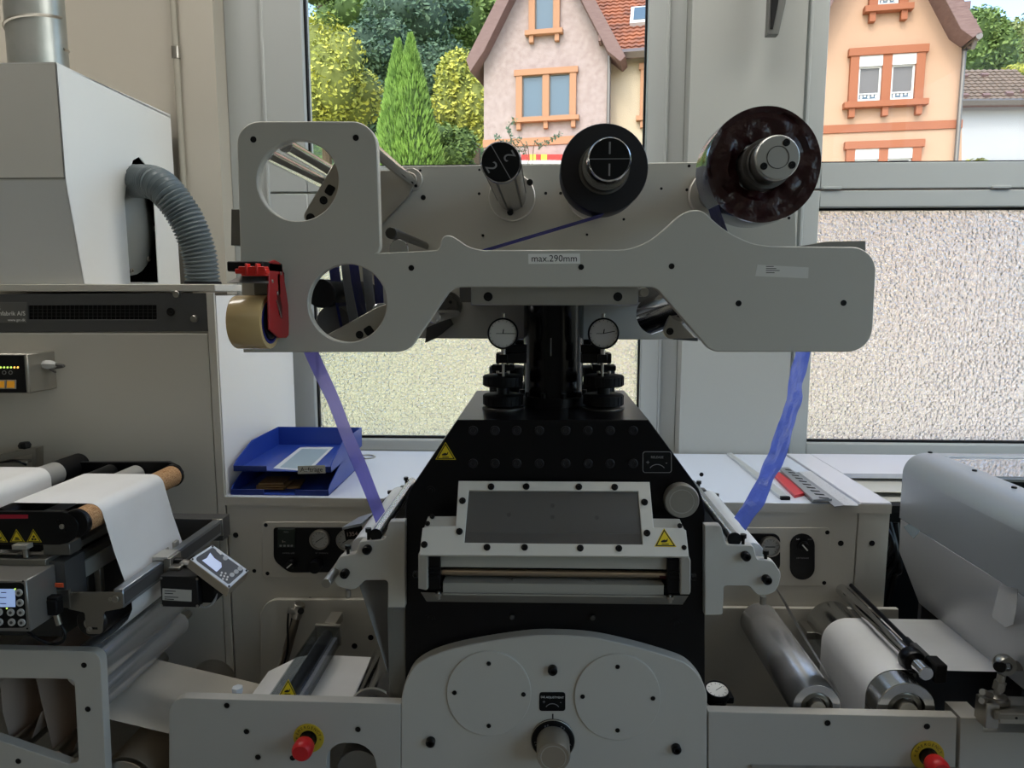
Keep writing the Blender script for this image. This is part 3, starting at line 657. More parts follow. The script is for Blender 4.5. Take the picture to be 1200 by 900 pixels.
# control box on the tall cabinet
fb_ = FY(YC-.11)
cb = thing('control_box', 'small grey control box with status lights mounted on the tall cabinet front', 'control box', P(0,465,YC-.05))
bx1 = P(33.5,440,YC-.11).x
MB().bbox(bx1-.34, bx1, YC-.11, YC-.0, P(10,461,YC-.11).z, P(10,414.5,YC-.11).z, .003).build('housing', ALU, cb)
mbn = MB().plate(fb_, [(-70,416.5),(28,416.5),(31.5,460),(-70,460)], 0, .0015).build('face_plate', BLACK, cb)
for i, x in enumerate((-3,1.5,5.5,9.5,13.5,17.5,21.5)):
    MB().plate(fb_, circ(x,430.5,1.1,10), .0015, .003).build('status_light', mat('amber lamp','ffd080',.4,emit=('ffb84a',1.6)) if i > 4 else mat('green lamp','d8ff90',.4,emit=('c8f060',1.2)), cb)
for x in (-10, 5.5, 13): MB().plate(fb_, circ(x,436.5,2.4,14), .0015, .0022, holes=[circ(x,436.5,1.7,14)], ch=0).build('key_ring', GREYINK, cb)
for x0, x1 in ((-16,-5),(-4,7.6),(8.4,19.6)):
    k = MB().plate(fb_, rect(x0,445,x1,455.6), .0015, .004).build('key', mat('grey key rim','9a968c',.5), cb)
    MB().plate(fb_, rect(x0+1.2,446.4,x1-1.2,454.2), .004, .005).build('lit_window', mat('amber display','c98a20',.4,emit=('e09a20',.25)), k)
gl = P(34,427.3,YC-.05); MB().lathe((bx1-.005,gl.y,gl.z), (bx1+.04,gl.y,gl.z), [(0,.011),(.012,.011),(.012,.013),(.028,.013),(.034,.009),(.04,.006)], 6).build('cable_gland', mat('grey gland','b8b8b4',.5), cb)
MB().tube(spline([Vector((bx1+.03,gl.y,gl.z)), Vector((bx1+.055,gl.y,gl.z-.003)), P(60,432,YC-.03), P(65.5,436.5,YC-.0)], 5), .0045, 8).build('cable', mat('grey cable','5c5a55',.5), cb)
for x, y in ((36,417.5),(47,417),(37.5,459.5),(49,459)):
    pass
# counters -------------------------------------------------------------------
ZCT = zY(585, YC)                        # top of the worktop, left of the press
wl = P(475,600,YC).x
lc = thing('machine_cabinet', 'low grey machine cabinet left of the black press, with gauge panel in its front', 'cabinet', ((X0+wl)/2,2.2,0))
MB().bbox(X0+.003, -.284, YC+.004, YCB, 0, ZCT-.028, .002).build('body', GREY2, lc)
ubox(FC, X0+.004, -.285, .05, FC.uv(265,590)[1], 0, .004, .001).build('front_panel', GREY2, lc)
MB().bbox(X0-.001, .245, YC-.004, YCB, ZCT-.026, ZCT, .002).build('worktop', mat('pale blue grey worktop','ccd5e4',.25), lc)
MB().bbox(X0-.001, -.284, YC-.0055, YC-.0042, ZCT-.026, ZCT-.002).build('front_edge', GREY2, lc)
MB().plate(FC, rr([(308,611,5),(462,611,5),(462,676,5),(308,676,5)]), .004, .006).build('service_plate', GREY2, lc)
for x, y in ((312.5,614.5),(314.5,671),(299,668)): screw(FC, x, y, 2.3, lc, h=.15, d=.006)
screw(FC, 277, 626.5, 3.2, lc, h=.12, d=.004); screw(FC, 364, 701, 2.2, lc, h=.12, d=.004)
pan = MB().plate(FC, rr([(322,617,3),(412,617,3),(412,669,3),(340,669.5,16),(322,655,14)]), .006, .010).build('gauge_panel', BLACK, lc)
f6 = FY(YC-.010)
MB().plate(f6, rect(326,619.5,346,641), 0, .004).build('digital_controller', mat('controller green black','16221a',.3), lc)
text(f6, 336, 623, 'MAX', .0065, GREYINK, pan, .0042); text(f6, 333, 634, '1--', .009, mat('faint display','c8beb0',.4,emit=('d8c8b8',.12)), pan, .0042)
for x in (329.5,334,338.5,342.5): MB().plate(f6, rect(x-1.3,638,x+1.3,640), .004, .0045, ch=0).build('key', GREYINK, lc)
text(f6, 338, 648, 'corona unit', .0075, GREYINK, pan, .0003); text(f6, 377, 648, 'air pressure', .0075, GREYINK, pan, .0003)
def gauge(parent, fr, px, py, r, deg, name='pressure_gauge'):
    a = fr.uv(px, py); q = fr.uv(px+r, py)[0]-a[0]
    b = MB().lathe(fr.w(a[0],a[1],0), fr.w(a[0],a[1],.02), [(0,q),(.012,q),(.015,q*.96),(.015,q*.84),(.009,q*.82)], 36, False).build(name, STEEL, parent)
    MB().cyl(fr.w(a[0],a[1],.0), fr.w(a[0],a[1],.009), q*.84, 36).build('dial_face', mat('gauge face','b9b9b4',.4), b)
    for i in range(11):
        t = math.radians(225-27*i); ubox(Fr(fr.w(a[0]+q*.68*math.cos(t), a[1]+q*.68*math.sin(t), .009), fr.u*math.cos(t)+fr.v*math.sin(t), fr.v*math.cos(t)-fr.u*math.sin(t)), -q*.08, q*.08, -q*.015, q*.015, 0, .0004, ch=0).build('tick', INK, b)
    t = math.radians(deg); ubox(Fr(fr.w(a[0],a[1],.0095), fr.u*math.cos(t)+fr.v*math.sin(t), fr.v*math.cos(t)-fr.u*math.sin(t)), -q*.45, q*.5, -q*.035, q*.035, 0, .001, ch=0).build('pointer', INK, b)
    return b
gauge(lc, f6, 375.5, 631.3, 11.6, 33); gauge(lc, f6, 407, 632, 12, 33)
def knob(parent, fr, px, py, r, deg, d=.02):
    a = fr.uv(px, py); q = fr.uv(px+r, py)[0]-a[0]
    k = MB().lathe(fr.w(a[0],a[1],0), fr.w(a[0],a[1],d), [(0,q),(d*.5,q),(d*.55,q*.85),(d,q*.8)], 24).build('selector_knob', BLACK, parent)
    t = math.radians(deg); ubox(Fr(fr.w(a[0],a[1],d), fr.u*math.cos(t)+fr.v*math.sin(t), fr.v*math.cos(t)-fr.u*math.sin(t)), -q*.75, q*.75, -q*.12, q*.12, 0, .0006, ch=0).build('pointer', WHITE, k)
knob(lc, f6, 342, 660, 5.5, 40)
a = f6.uv(372,661); MB().cyl(f6.w(a[0],a[1],0), f6.w(a[0],a[1],.03), .017, 20).build('regulator_knob', BLACK, lc)
# right cabinet
xr1 = P(1044,592,YC).x; xsm = P(1007,594,YC).x; xm = .247
rc = thing('machine_cabinet', 'low grey machine cabinet right of the black press with round gauge and oblong black panel', 'cabinet', (.6,2.2,0))
MB().bbox(.345, xr1-.004, YC+.004, YCB, 0, ZCT-.03, .002).build('body', GREY2, rc)
ubox(FC, .34, FC.uv(1004.5,597)[0], .05, FC.uv(1004,597)[1], 0, .004, .001).build('front_panel', GREY2, rc)
ubox(FC, FC.uv(1006.2,597)[0], FC.uv(1042.5,597)[0], .05, FC.uv(1004,597)[1], 0, .004, .001).build('front_panel', GREY2, rc)
x2 = xsm-.004
MB().bbox(xm, x2, YC-.004, YCB, ZCT-.026, ZCT, .002).build('worktop', MC['pale blue grey worktop'], rc)
MB().bbox(xsm, xr1, YC-.004, YCB, ZCT-.026, ZCT+.004, .002).build('worktop', mat('pale grey worktop','d4d6e0',.28), rc)
MB().bbox(.345, xr1, YC-.0055, YC-.0042, ZCT-.026, ZCT-.001).build('front_edge', GREY2, rc)
MB().bbox(xr1+.001, 1.9, PZ(1000,556,ZCT).y, YCB, ZCT-.012, ZCT+.004, .001).build('worktop_wing', MC['pale grey worktop'], rc)
MB().plate(FC, rr([(858,617.5,5),(972,617.5,5),(972,685.5,5),(858,685.5,5)]), .004, .006).build('service_plate', GREY2, rc)
for x, y, r in ((968.5,623,2.6),(964.8,682,2.4)): screw(FC, x, y, r, rc, h=.15, d=.006)
for x, y in ((984.5,636),(1021,636)): screw(FC, x, y, 3.4, rc, h=.15, d=.004)
f6r = FY(YC-.006)
MB().plate(f6r, rr([(860,625,9),(914,625,9),(914,670,9),(860,670,9)]), 0, .003).build('gauge_panel', BLACK, rc)
f9 = FY(YC-.009)
gauge(rc, f9, 901.5, 639.5, 12.2, 180)
op = MB().plate(f9, rr([(926,625.5,14),(955,625.5,14),(955,679.5,14),(926,679.5,14)]), -.003, 0).build('oblong_panel', BLACK, rc)
text(f9, 935, 632, 'NIP', .006, WHITE, op, .0003); text(f9, 949, 632, 'SPLICE', .004, GREYINK, op, .0003); text(f9, 940.5, 654, 'AIR PRESSURE', .0055, GREYINK, op, .0003); knob(rc, f9, 941.5, 640, 6.5, -48, .012)
# the loose metal plates in the gap right of the cabinet
for i, (x0, x1, yy, y1, z) in enumerate(((1026,1092,578,566,-.05),(1020,1092,590,584,-.06))):
    pass
for px0, px1, py0, py1, dz, lab in ((1033,1090,561,577,-.018,'thin pale metal sheet lying in the gap under the worktop wing, upper one'),(1028,1085,576.5,588,-.034,'thin pale metal sheet lying in the gap under the worktop wing, lower one')):
    z = ZCT+dz-.004; a = PZ(px0,py0,z); b = PZ(px1,py1,z)
    tag(MB().bbox(xr1+.03+.01*(py0-561)/15, b.x+.2, b.y, a.y+.06, z-.002, z, .0005).build('metal_sheet', mat('pale sheet metal','cfcdc2',.4,.3), None), lab, 'metal sheet', 'sheets in the gap')
sb = thing('support_frame', 'black steel frame with loose cables in the dark gap beside the right cabinet', 'frame', (xr1+.1,2.2,0))
MB().bbox(xr1+.012, xr1+.06, 2.02, 2.06, 0, ZCT-.042).build('post', BLACKM, sb); MB().bbox(xr1+.012, 1.7, 2.02, 2.3, ZCT-.06, ZCT-.0405).build('shelf', BLACKM, sb)
MB().bbox(xr1+.02, 1.7, 2.3, 2.33, 0, ZCT-.06).build('back_plate', BLACKM, sb)
for k in range(3): MB().tube(spline([Vector((xr1+.02+.02*k,1.99,ZCT-.08)), Vector((xr1+.04+.012*k,1.96,ZCT-.14-.03*k)), Vector((xr1+.01+.025*k,1.98,ZCT-.24)), Vector((xr1+.03+.01*k,2.0,ZCT-.4))], 6), .009, 8).build('cable', BLACK, sb)
# ------------------------------------------------------------------ die station (black press body)
YD, YDB = 1.45, 1.895
FD = FY(YD)
die = thing('die_station', 'black anodised press body with slanted shoulders in the middle of the machine', 'press', (.02,1.7,0))
outl = [(536,492),(760,492)] + [(812,563),(819,573),(823.5,585),(826,600),(826,1010),(475,1010),(475,600),(476.5,585),(481,573),(488,562)]
MB().plate(FD, outl, -(YDB-YD), 0, ch=.0015).build('body', BLACK, die)
for y in (504.5, 543):
    for x in (554.5,580,605.5,632,663,689,715,742): screw(FD, x, y, 5.6, die, mat('dark steel head','2b2b2e',.35,.5), h=.3)
for x, y, r in ((504.5,575,5.5),(793,731,6),(504,725,6),(822,556,2.5)): screw(FD, x, y, r, die, h=.15)
def plate_label(parent, fr, x0, y0, x1, y1, title, rim=None, d=.001):
    q = MB().plate(fr, rr([(x0,y0,3),(x1,y0,3),(x1,y1,3),(x0,y1,3)],3), 0, d).build('dial_plate', BLACKM, parent)
    if rim: MB().plate(fr, rr([(x0,y0,3),(x1,y0,3),(x1,y1,3),(x0,y1,3)],3), 0, d+.0003, holes=[rr([(x0+.7,y0+.7,2.5),(x1-.7,y0+.7,2.5),(x1-.7,y1-.7,2.5),(x0+.7,y1-.7,2.5)],3)], ch=0).build('rim', rim, q)
    c = (x0+x1)/2; cy = y1+1; r = (x1-x0)*.31
    text(fr, c, y0+(y1-y0)*.27, title, (x1-x0)*.00165*.1*1.25, WHITE if not rim else GREYINK, q, d+.0002)
    up = [(c+r*math.cos(math.radians(t)), cy-(y1-y0)*.05-r*.95*math.sin(math.radians(t))) for t in range(35,146,10)]
    dn = [(c+(r-.8)*math.cos(math.radians(t)), cy-(y1-y0)*.05-(r-.8)*.95*math.sin(math.radians(t))) for t in range(145,34,-10)]
    MB().plate(fr, up+dn, d, d+.0003, ch=0).build('arc_arrow', GREYINK, q)
    text(fr, x0+(x1-x0)*.18, y0+(y1-y0)*.52, '+', (x1-x0)*.0004, GREYINK, q, d+.0002); text(fr, x1-(x1-x0)*.18, y0+(y1-y0)*.52, '-', (x1-x0)*.0004, GREYINK, q, d+.0002)
plate_label(die, FD, 753, 529, 787, 554, 'RELEASE', GREYINK)
def warn(parent, fr, px, py, s, sym, d=.0004, uv=None):
    """yellow warning triangle, side s px, base centre at px,py"""
    a = fr.uv(px, py); k = fr.uv(px+1, py)[0]-a[0]; S_ = s*k
    def tri(f): c = S_*.29; return [(a[0]+x*f*S_, a[1]+c+(y*S_-c)*f) for x, y in ((-.5,0),(.5,0),(0,.87))]
    t = MB().plate(fr, tri(1), 0, d, px=False, ch=0).build('warning_sign', YELLOW, parent)
    MB().plate(fr, tri(.9), d, d+.0002, holes=[tri(.74)], px=False, ch=0).build('border', INK, t)
    sh = {'hand': [[(-.16,.1),(.16,.1),(.16,.14),(-.16,.14)],[(-.17,.2),(0,.2),(.1,.24),(.14,.38),(.11,.38),(.06,.3),(-.02,.33),(-.12,.3),(-.18,.26)]],
          'press': [[(-.17,.12),(.17,.12),(.17,.18),(-.17,.18)],[(-.12,.22),(.1,.2),(.15,.26),(.0,.32),(-.14,.3)]],
          'gear': [[(-.15,.12),(-.03,.12),(-.01,.22),(-.08,.28),(-.17,.22)],[(.03,.12),(.15,.13),(.15,.24),(.06,.26),(.01,.2)],[(-.06,.3),(.06,.3),(.08,.4),(0,.46),(-.07,.4)]]}[sym]
    for pl_ in sh: MB().plate(fr, [(a[0]+x*S_, a[1]+y*S_) for x, y in pl_], d, d+.0002, px=False, ch=0).build('pictogram', INK, t)
    return t
warn(die, FD, 522.3, 538.5, 24, 'hand')
a = FD.uv(796,583); q = FD.uv(816.5,583)[0]-a[0]
kb = MB().lathe(FD.w(a[0],a[1],0), FD.w(a[0],a[1],.03), [(0,q*.9),(.004,q*.9),(.004,q*.95),(.024,q),(.03,q*.93),(.03,q*.72),(.0292,q*.7),(.0292,.001)], 44).build('adjusting_knob', ALU, die)
MB().lathe(FD.w(a[0],a[1],.0285), FD.w(a[0],a[1],.03), [(0,q*.70),(.0012,q*.70),(.0012,q*.66),(0,q*.66)], 40, False).build('groove_ring', ALUL, kb)
# the cover with window ----------------------------------------------------
cov = thing('press_cover', 'grey hinged cover with dark window and screws on the front of the black press', 'cover', P(648,708,1.37))
# leaning plane: through bottom edge near the viewer and top edge further back
pb = P(649,651,1.338); pt = P(649,563,1.43)
FCV = Fr(pb, (1,0,0), (pt-pb)); 
MB().plate(FCV, [(491.5,650),(495,618),(505,616),(534,616),(537,563),(761,565),(766,618.5),(800,619.5),(804,622),(807.5,653)], -.008, 0, holes=[[(549,574.5),(747.5,576),(753,638.5),(544,635.5)]], ch=.001).build('window_frame', mat('cover grey','dcd9cf',.38), cov)
MB().plate(FCV, [(496,617),(501,603),(535,603),(536,640),(500,640)], -.02, -.008).build('side_ledge', mat('ledge grey','b5b2a9',.4), cov)
MB().plate(FCV, [(763,606.5),(797,607),(803,620),(800,640),(765,640)], -.02, -.008).build('side_ledge', MC['ledge grey'], cov)
gm = mat('smoked window', '6a6764', .12)
_mt = gm.node_tree; _mx = _mt.nodes.new('ShaderNodeMixShader'); _mx.inputs[0].default_value = .55; _tp = _mt.nodes.new('ShaderNodeBsdfTransparent')
_mt.links.new(_tp.outputs[0], _mx.inputs[1]); _mt.links.new(_mt.nodes['Principled BSDF'].outputs[0], _mx.inputs[2]); _mt.links.new(_mx.outputs[0], _mt.nodes['Material Output'].inputs[0])
MB().plate(FCV, [(547,572),(749.5,573.5),(755,641),(542,638)], -.007, -.003, ch=0).build('window_pane', gm, cov)
fin = FY(1.448)
MB().plate(FY(1.4485), [(540,570),(757,571),(757,640),(540,640)], 0, .001).build('inner_panel', mat('inner grey','b9b8b3',.5), cov)
MB().plate(FCV, [(544,621),(752,623),(754,639),(543,637)], -.02, -.016).build('inner_ledge', mat('inner brown grey','6b6259',.5), cov)
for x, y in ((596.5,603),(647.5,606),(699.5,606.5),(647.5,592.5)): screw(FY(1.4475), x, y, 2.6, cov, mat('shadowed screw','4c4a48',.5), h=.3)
for x in (604, 691): MB().cyl(P(x,634,1.415), P(x,625,1.415), .004, 12).build('pin', STEEL, cov)
for x, y in ((575.2,570.3),(616.4,570.3),(678,570.8),(720,571.2),(541.8,586.6),(755,589),(538.5,622.6),(758,625.2),(497.3,637.8),(801.6,642.3),(570.8,641.2),(614.7,641.4),(680,642.5),(725.2,643),(506,603.5),(501,613),(796.5,616.7)):
    screw(FCV, x, y, 4.0 if (x < 795 and y > 618 or y < 600) else 3, cov, h=.5, d=-.0005 if y != 603.5 else -.008)
warn(cov, FCV, 779.8, 641.3, 26, 'hand')
# lip, gap, rod and lower bar
xl, xr = 516, 783
flip = FY(1.372)
def sb3(x0, y0, x1, y1, Y0, Y1, name, m, par, tilt=3):
    f = FY(Y0); return MB().plate(f, [(x0,y0),(x1,y0+tilt),(x1,y1+tilt),(x0,y1)], -(Y1-Y0), 0).build(name, m, par)
sb3(509, 650, 790, 664.5, 1.372, 1.44, 'upper_lip', mat('lip grey','b5b2a8',.4), cov)
sb3(512, 663, 786, 686, 1.405, 1.448, 'gap_back', BLACKM, cov)
sb3(519, 683, 778, 697.5, 1.365, 1.44, 'lower_bar', mat('bar grey','a5a298',.4), cov)
MB().hexa([P(493,694,1.362), P(807,698,1.362), P(800,708.5,1.40), P(500,705,1.40)], [P(493,694,1.445), P(807,698,1.445), P(800,708.5,1.445), P(500,705,1.445)]).build('bevel_bar', mat('bevel grey','85827c',.45), cov)
p0 = P(514,669.8,1.385); p1 = P(784,673.5,1.385)
MB().cyl(p0, p1, 4.6*1.385/F, 24).build('guide_rod', mat('rod steel','b8a894',.3,1), cov)
for x in (601,694): MB().cyl(P(x,680,1.385), P(x+.5,679.5,1.385), .006, 14).build('rod_collar', STEEL, cov)
MB().lathe(P(772,674,1.385), P(783,674.2,1.385), [(0,.0079),(.018,.0079)], 20).build('red_ring', mat('dark red','4a1012',.4), cov)
for x0, x1, y, s in ((500,516,652,-1),(782,798,656,1)): 
    sb3(x0, y, x1, y+39, 1.36, 1.44, 'bearing_block', BLACK, cov, 0)
    for k in range(3): MB().plate(FY(1.36), rect(x0+2,y+12+k*5,x1-2,y+14.5+k*5), 0, .003).build('rib', BLACKM, cov)
for q in ([(490,650),(492,648),(501,648),(501,691),(499,692),(490,690)], [(797.5,653),(808,653),(809.5,657),(809.5,694),(808,697),(797.5,697)]):
    MB().plate(FY(1.345), q, -.09, 0, ch=.002).build('end_cheek', ALUL, cov)
for x, y in ((487,673),(812.5,676)): MB().lathe(P(x-3,y,1.38), P(x+3,y,1.38), [(0,.004),(.002,.007),(.01,.007)], 16).build('end_pin', BLACK, cov)
for x, y in ((514,696),(785,700)): MB().lathe(P(x,y-3,1.352), P(x,y+7,1.352), [(0,.003),(.003,.003),(.003,.007),(.009,.007),(.010,.004),(.016,.004)], 12).build('adjust_screw', STEEL, cov)
for x, y in ((600,723.5),(694.5,724)): MB().lathe(P(x,y,1.449), P(x,y,1.44), [(0,.006),(.006,.006),(.008,.004)], 12).build('locating_pin', mat('dark pin','454545',.4,.7), die)
# column, clamps, adjusting nuts, dial gauges --------------------------------
ZD = P(648,492,YD).z
YM = 1.68
col = P(648,480,YM)
MB().cyl((col.x,YM,ZD-.01), (col.x,YM,P(650,358,1.36).z-.0002), 35*YM/F, 48, .002).build('column', mat('black column','131316',.16,.6), die)
MB().cyl((col.x,YM,ZD-.005), (col.x,YM,ZD+.022), 40*YM/F, 40, .002).build('column_flange', BLACK, die)
for i in range(10):
    a = 2*math.pi*i/10; MB().cyl((col.x+.075*math.cos(a),YM+.075*math.sin(a),ZD+.02),(col.x+.075*math.cos(a),YM+.075*math.sin(a),ZD+.032),.006,10).build('bolt', BLACKSCREW, die)
text(Fr((col.x-.018,YM-35*YM/F-.0008,P(648,404,YM).z)), 0, 0, 'HEAVY DUTY', .006, GREYINK, die, 0, math.pi/2, uv=(0,0)) if 0 else None
MB().bbox(P(646,404,YM).x-.003, P(646,404,YM).x-.0005, YM-35*YM/F-.0006, YM-35*YM/F+.002, P(646,414,YM).z, P(646,394,YM).z).build('scale_strip', GREYINK, die)
for s, cxp in ((-1,589.5),(1,707)):
    for Yk, row in ((1.6,'front'),(1.80,'back')):
        f = 1.6/Yk; c = P(cxp,470,1.6); x = c.x; 
        def zz(py): return P(cxp, py, 1.6).z
        r = 23.3*1.6/F
        MB().cyl((x,Yk,ZD-.002),(x,Yk,ZD+.004),.048,30).build('seat_washer', mat('dim washer','55534f',.4,.7), die)
        MB().cyl((x,Yk,ZD),(x,Yk,zz(437)),.014,20).build('threaded_post', BLACKSCREW, die)
        for y0, y1 in ((474.5,461.5),(452,439.5)):
            n = MB(); pr = []; m = 48
            n.lathe((x,Yk,zz(y0)),(x,Yk,zz(y1)),[(0,r*.93),(.002,r),(zz(y1)-zz(y0)-.002,r),(zz(y1)-zz(y0),r*.94)], m)
            k = n.build('adjusting_nut', BLACKM, die)
            gb = MB()
            for i in range(24):
                a = 2*math.pi*i/24; gb.box((x+r*math.cos(a),Yk+r*math.sin(a),(zz(y0)+zz(y1))/2),(.002,.004,(zz(y1)-zz(y0))*.8),Matrix.Rotation(a,3,'Z'))
            gb.build('knurling', BLACKM, k)
        # clamp arm from the column with stacked blocks
        xi = col.x+s*30*YM/F; xo = x+s*.015
        MB().bbox(min(xi,xo), max(xi,xo), Yk-.02, Yk+.02, zz(425), zz(413), .002).build('clamp_arm', BLACK, die)
        MB().bbox(min(xi,x+s*.0), max(xi,x), Yk-.015, Yk+.015, zz(413), zz(404), .002).build('clamp_block', BLACKM, die)
        MB().bbox(x-.026, x+.026, Yk-.015, Yk+.02, zz(434), zz(427.5), .002).build('guide_block', BLACKM, die)
        for dx in (-.012,.012): MB().cyl((x+dx,Yk,zz(438)),(x+dx,Yk,zz(425)),.0035,10).build('spindle', STEEL, die)
        # dial gauge: a thing of its own
        gx = P(cxp, 390, Yk-.035).x if row == 'front' else P(cxp-s*11.5, 382, Yk-.035).x
        gz = P(cxp, 390.7, Yk-.035).z if row == 'front' else P(cxp, 382.5, Yk-.035).z
        gy = Yk-.035
        dg = thing('dial_gauge', {('front',-1):'round white dial gauge in front on the left of the black column',('front',1):'round white dial gauge in front on the right of the black column',('back',-1):'half hidden dial gauge behind the front one, left of the black column',('back',1):'half hidden dial gauge behind the front one, right of the black column'}[(row,s)], 'gauge', (gx,gy,gz-.05), 'dial gauges by the column')
        gr = 18.3*1.56/F; ff = Fr((gx,gy,gz))
        MB().lathe((gx,gy+.022,gz),(gx,gy-.01,gz),[(0,gr*.86),(.018,gr*.9),(.02,gr),(.03,gr),(.032,gr*.96),(.032,gr*.9),(.028,gr*.89)],40,False).build('case', BLACK, dg)
        fc = MB().cyl((gx,gy+.018,gz),(gx,gy-.005,gz),gr*.9,40).build('dial_face', mat('dial white','f4f2ec',.35), dg)
        MB().cyl((gx,gy+.025,gz),(gx,gy+.015,gz),gr*.86,24).build('back_cap', BLACK, dg)
        for i in range(20):
            t = 2*math.pi*i/20; tl = .1 if i % 2 == 0 else .05
            ubox(Fr((gx+gr*(.86-tl/2)*math.cos(t),gy-.005,gz+gr*(.86-tl/2)*math.sin(t)),(math.cos(t),0,math.sin(t)),(-math.sin(t),0,math.cos(t))), -gr*tl/2, gr*tl/2, -gr*.012, gr*.012, 0, .0003, ch=0).build('tick', INK, fc)
        for t, l, w_ in ((0 if s < 0 else 12, .74, .02),(180 if s < 0 else 180, .45, .015),(80, .28, .03)):
            t = math.radians(t); ubox(Fr((gx,gy-.0055,gz),(math.cos(t),0,math.sin(t)),(-math.sin(t),0,math.cos(t))), 0, gr*l, -gr*w_, gr*w_, 0, .0005, ch=0).build('hand', INK, fc)
        MB().cyl((gx,gy+.008,gz+gr*.9),(gx,gy+.008,gz+gr*1.28),.0042,12).build('top_stem', STEEL, dg)
        MB().cyl((gx,gy+.008,gz-gr*.9),(gx,gy+.008,zz(422)),.0055,12).build('stem_sleeve', STEEL, dg)
        MB().cyl((gx,gy+.008,zz(425)),(gx,gy+.008,zz(439.8)),.003,10).build('plunger', STEEL, dg)
        MB().bbox(gx-.01,gx+.01,gy+.002,Yk-.018,zz(424),zz(414),.001).build('clamp_lug', BLACK, dg)
# lower arch cover -------------------------------------------------------------
YA = 1.42; FA = FY(YA)
arch = thing('gear_cover', 'broad grey arched cover plate with two round discs at the foot of the black press', 'cover', P(650,898,YA))
ao = spline([(470,828,0),(471,815,0),(476,797,0),(488,779,0),(515,765,0),(560,754,0),(614,746,0),(650,744.5,0),(695,747.5,0),(740,757,0),(785,770,0),(806,779,0),(821,795,0),(828,812,0),(828.5,828,0)], 5)
MB().plate(FA, [(q.x,q.y) for q in ao]+[(828.5,1020),(470,1020)], -(YD-YA)+.001, 0, ch=.002).build('cover_plate', GREY, arch)
for cx, cy, r in ((573,811.5,49.5),(723.5,816,50.5)):
    d = MB().plate(FA, circ(cx,cy,r,56), 0, .004, ch=.0012).build('round_disc', GREY, arch)
    for dx, dy in ((0,-35.5),(-40.5,-1),(41,1),(0,38)): screw(FA, cx+dx*r/50, cy+dy*r/50, 2.7, d, h=.3, d=.004)
for x, y in ((647.5,784),(505,868),(792,876)):
    a = FA.uv(x,y); MB().lathe(FA.w(a[0],a[1],0),FA.w(a[0],a[1],.012),[(0,.0103),(.010,.0103),(.012,.0085),(.012,.005),(.006,.0045)],22).build('plug', BLACK, arch)
plate_label(arch, FA, 632, 811, 662.5, 833, 'DIE ADJUSTMENT')
MB().plate(FA, [(647,836.5),(648.6,836.5),(648.6,842),(647,842)], 0, .0006, ch=0).build('index_mark', INK, arch)
a = FA.uv(648,866); q = FA.uv(673.5,866)[0]-a[0]
dl = MB().lathe(FA.w(a[0],a[1],0),FA.w(a[0],a[1],.008),[(0,q),(.004,q),(.008,q*.93)],48).build('scale_dial', BLACKM, arch)
MB().lathe(FA.w(a[0],a[1],.003),FA.w(a[0],a[1],.0055),[(0,q*1.005),(.001,q*1.015),(.0025,q*.985)],48,False).build('rim', ALU, dl)
for t, s in ((112,'0.0'),(57,'0.2'),(190,'0.7'),(-10,'4')):
    th = math.radians(t); text(FA, 0, 0, s, .0085, GREYINK, dl, .0083, th-math.pi/2, uv=(a[0]+q*.78*math.cos(th), a[1]+q*.78*math.sin(th)))
k = q*.75
kn = MB().lathe(FA.w(a[0],a[1],.006),FA.w(a[0],a[1],.062),[(0,k),(.05,k),(.056,k*.93),(.056,k*.76),(.0552,k*.74),(.0552,.001)],44).build('adjusting_knob', mat('champagne aluminium','a69d8f',.4,.6), arch)
MB().lathe(FA.w(a[0],a[1],.0605),FA.w(a[0],a[1],.062),[(0,k*.76),(.0018,k*.76),(.0018,k*.71),(0,k*.71)],40,False).build('groove_ring', ALUL, kn)
# ------------------------------------------------------------------ upper film bridge
YN, YK = 1.33, 1.75
FN, FK = FY(YN), FY(YK)
br = thing('film_unwinder', 'grey overhead film unwinding bridge of two shaped plates carried on the black column', 'machine', (col.x, 1.55, P(648,412,YN).z))
top = [(q.x, q.y) for q in spline([(512,293,0),(515.5,288,0),(517,281,0),(521,276.5,0),(528,276,0),(536,280,0),(546,287,0),(556,291,0),(568,293,0)], 4)]
hump = [(q.x, q.y) for q in spline([(722,292.5,0),(736,291.5,0),(750,287,0),(765,279,0),(780,267,0),(793,255,0),(803,248.5,0),(814,246,0),(824,248,0),(834,256.5,0),(848,268,0),(865,278,0),(884,285.5,0),(905,288.5,0)], 4)]
lft = rr([(285,413),(277,142,26),(441,142,30),(446,293,12)], 8)
outline = lft+top+hump+rr([(1028,289.5,28),(1021.5,412.5,30),(831,412.5,14)], 8)+rr([(768,337,14),(534,337,16),(474,412.5,14)], 8)
rp = [(831,412.5,14)]
outline = lft+top+hump+rr([(905,288.5),(1028,289.5,28),(1021.5,412.5,30),(834,412.5,20),(768,336.5,18),(530,336.5,18),(478,412.5,24),(285,413)], 8)[1:-1]
MB().plate(FN, outline, -.018, 0, holes=[circ(349,211.5,47.5,56), circ(407,355.3,45.8,56)], ch=.0018).build('front_plate', GREY, br)
for x, y, r in ((297,163.5,3.6),(417,161.5,3.6),(482,314,3.4),(681,313,3.4),(787,312,3.5),(865.5,355.5,3.6),(988.5,355,3.6)): screw(FN, x, y, r, br, h=.12)
st = MB().plate(FN, [(619,297.5),(679.5,297),(680,308.8),(619.3,309.3)], 0, .0006, ch=0).build('size_label', mat('label paper grey','f4f2ee',.5), br)
text(FN, 649.5, 303.2, 'max.290mm', .0172, INK, st, .0007)
st = MB().plate(FN, [(887.5,310.2),(947.5,313.4),(947,326.2),(885,323.5)], 0, .0006, ch=0).build('asset_label', mat('label paper dull','dedcd6',.5), br)
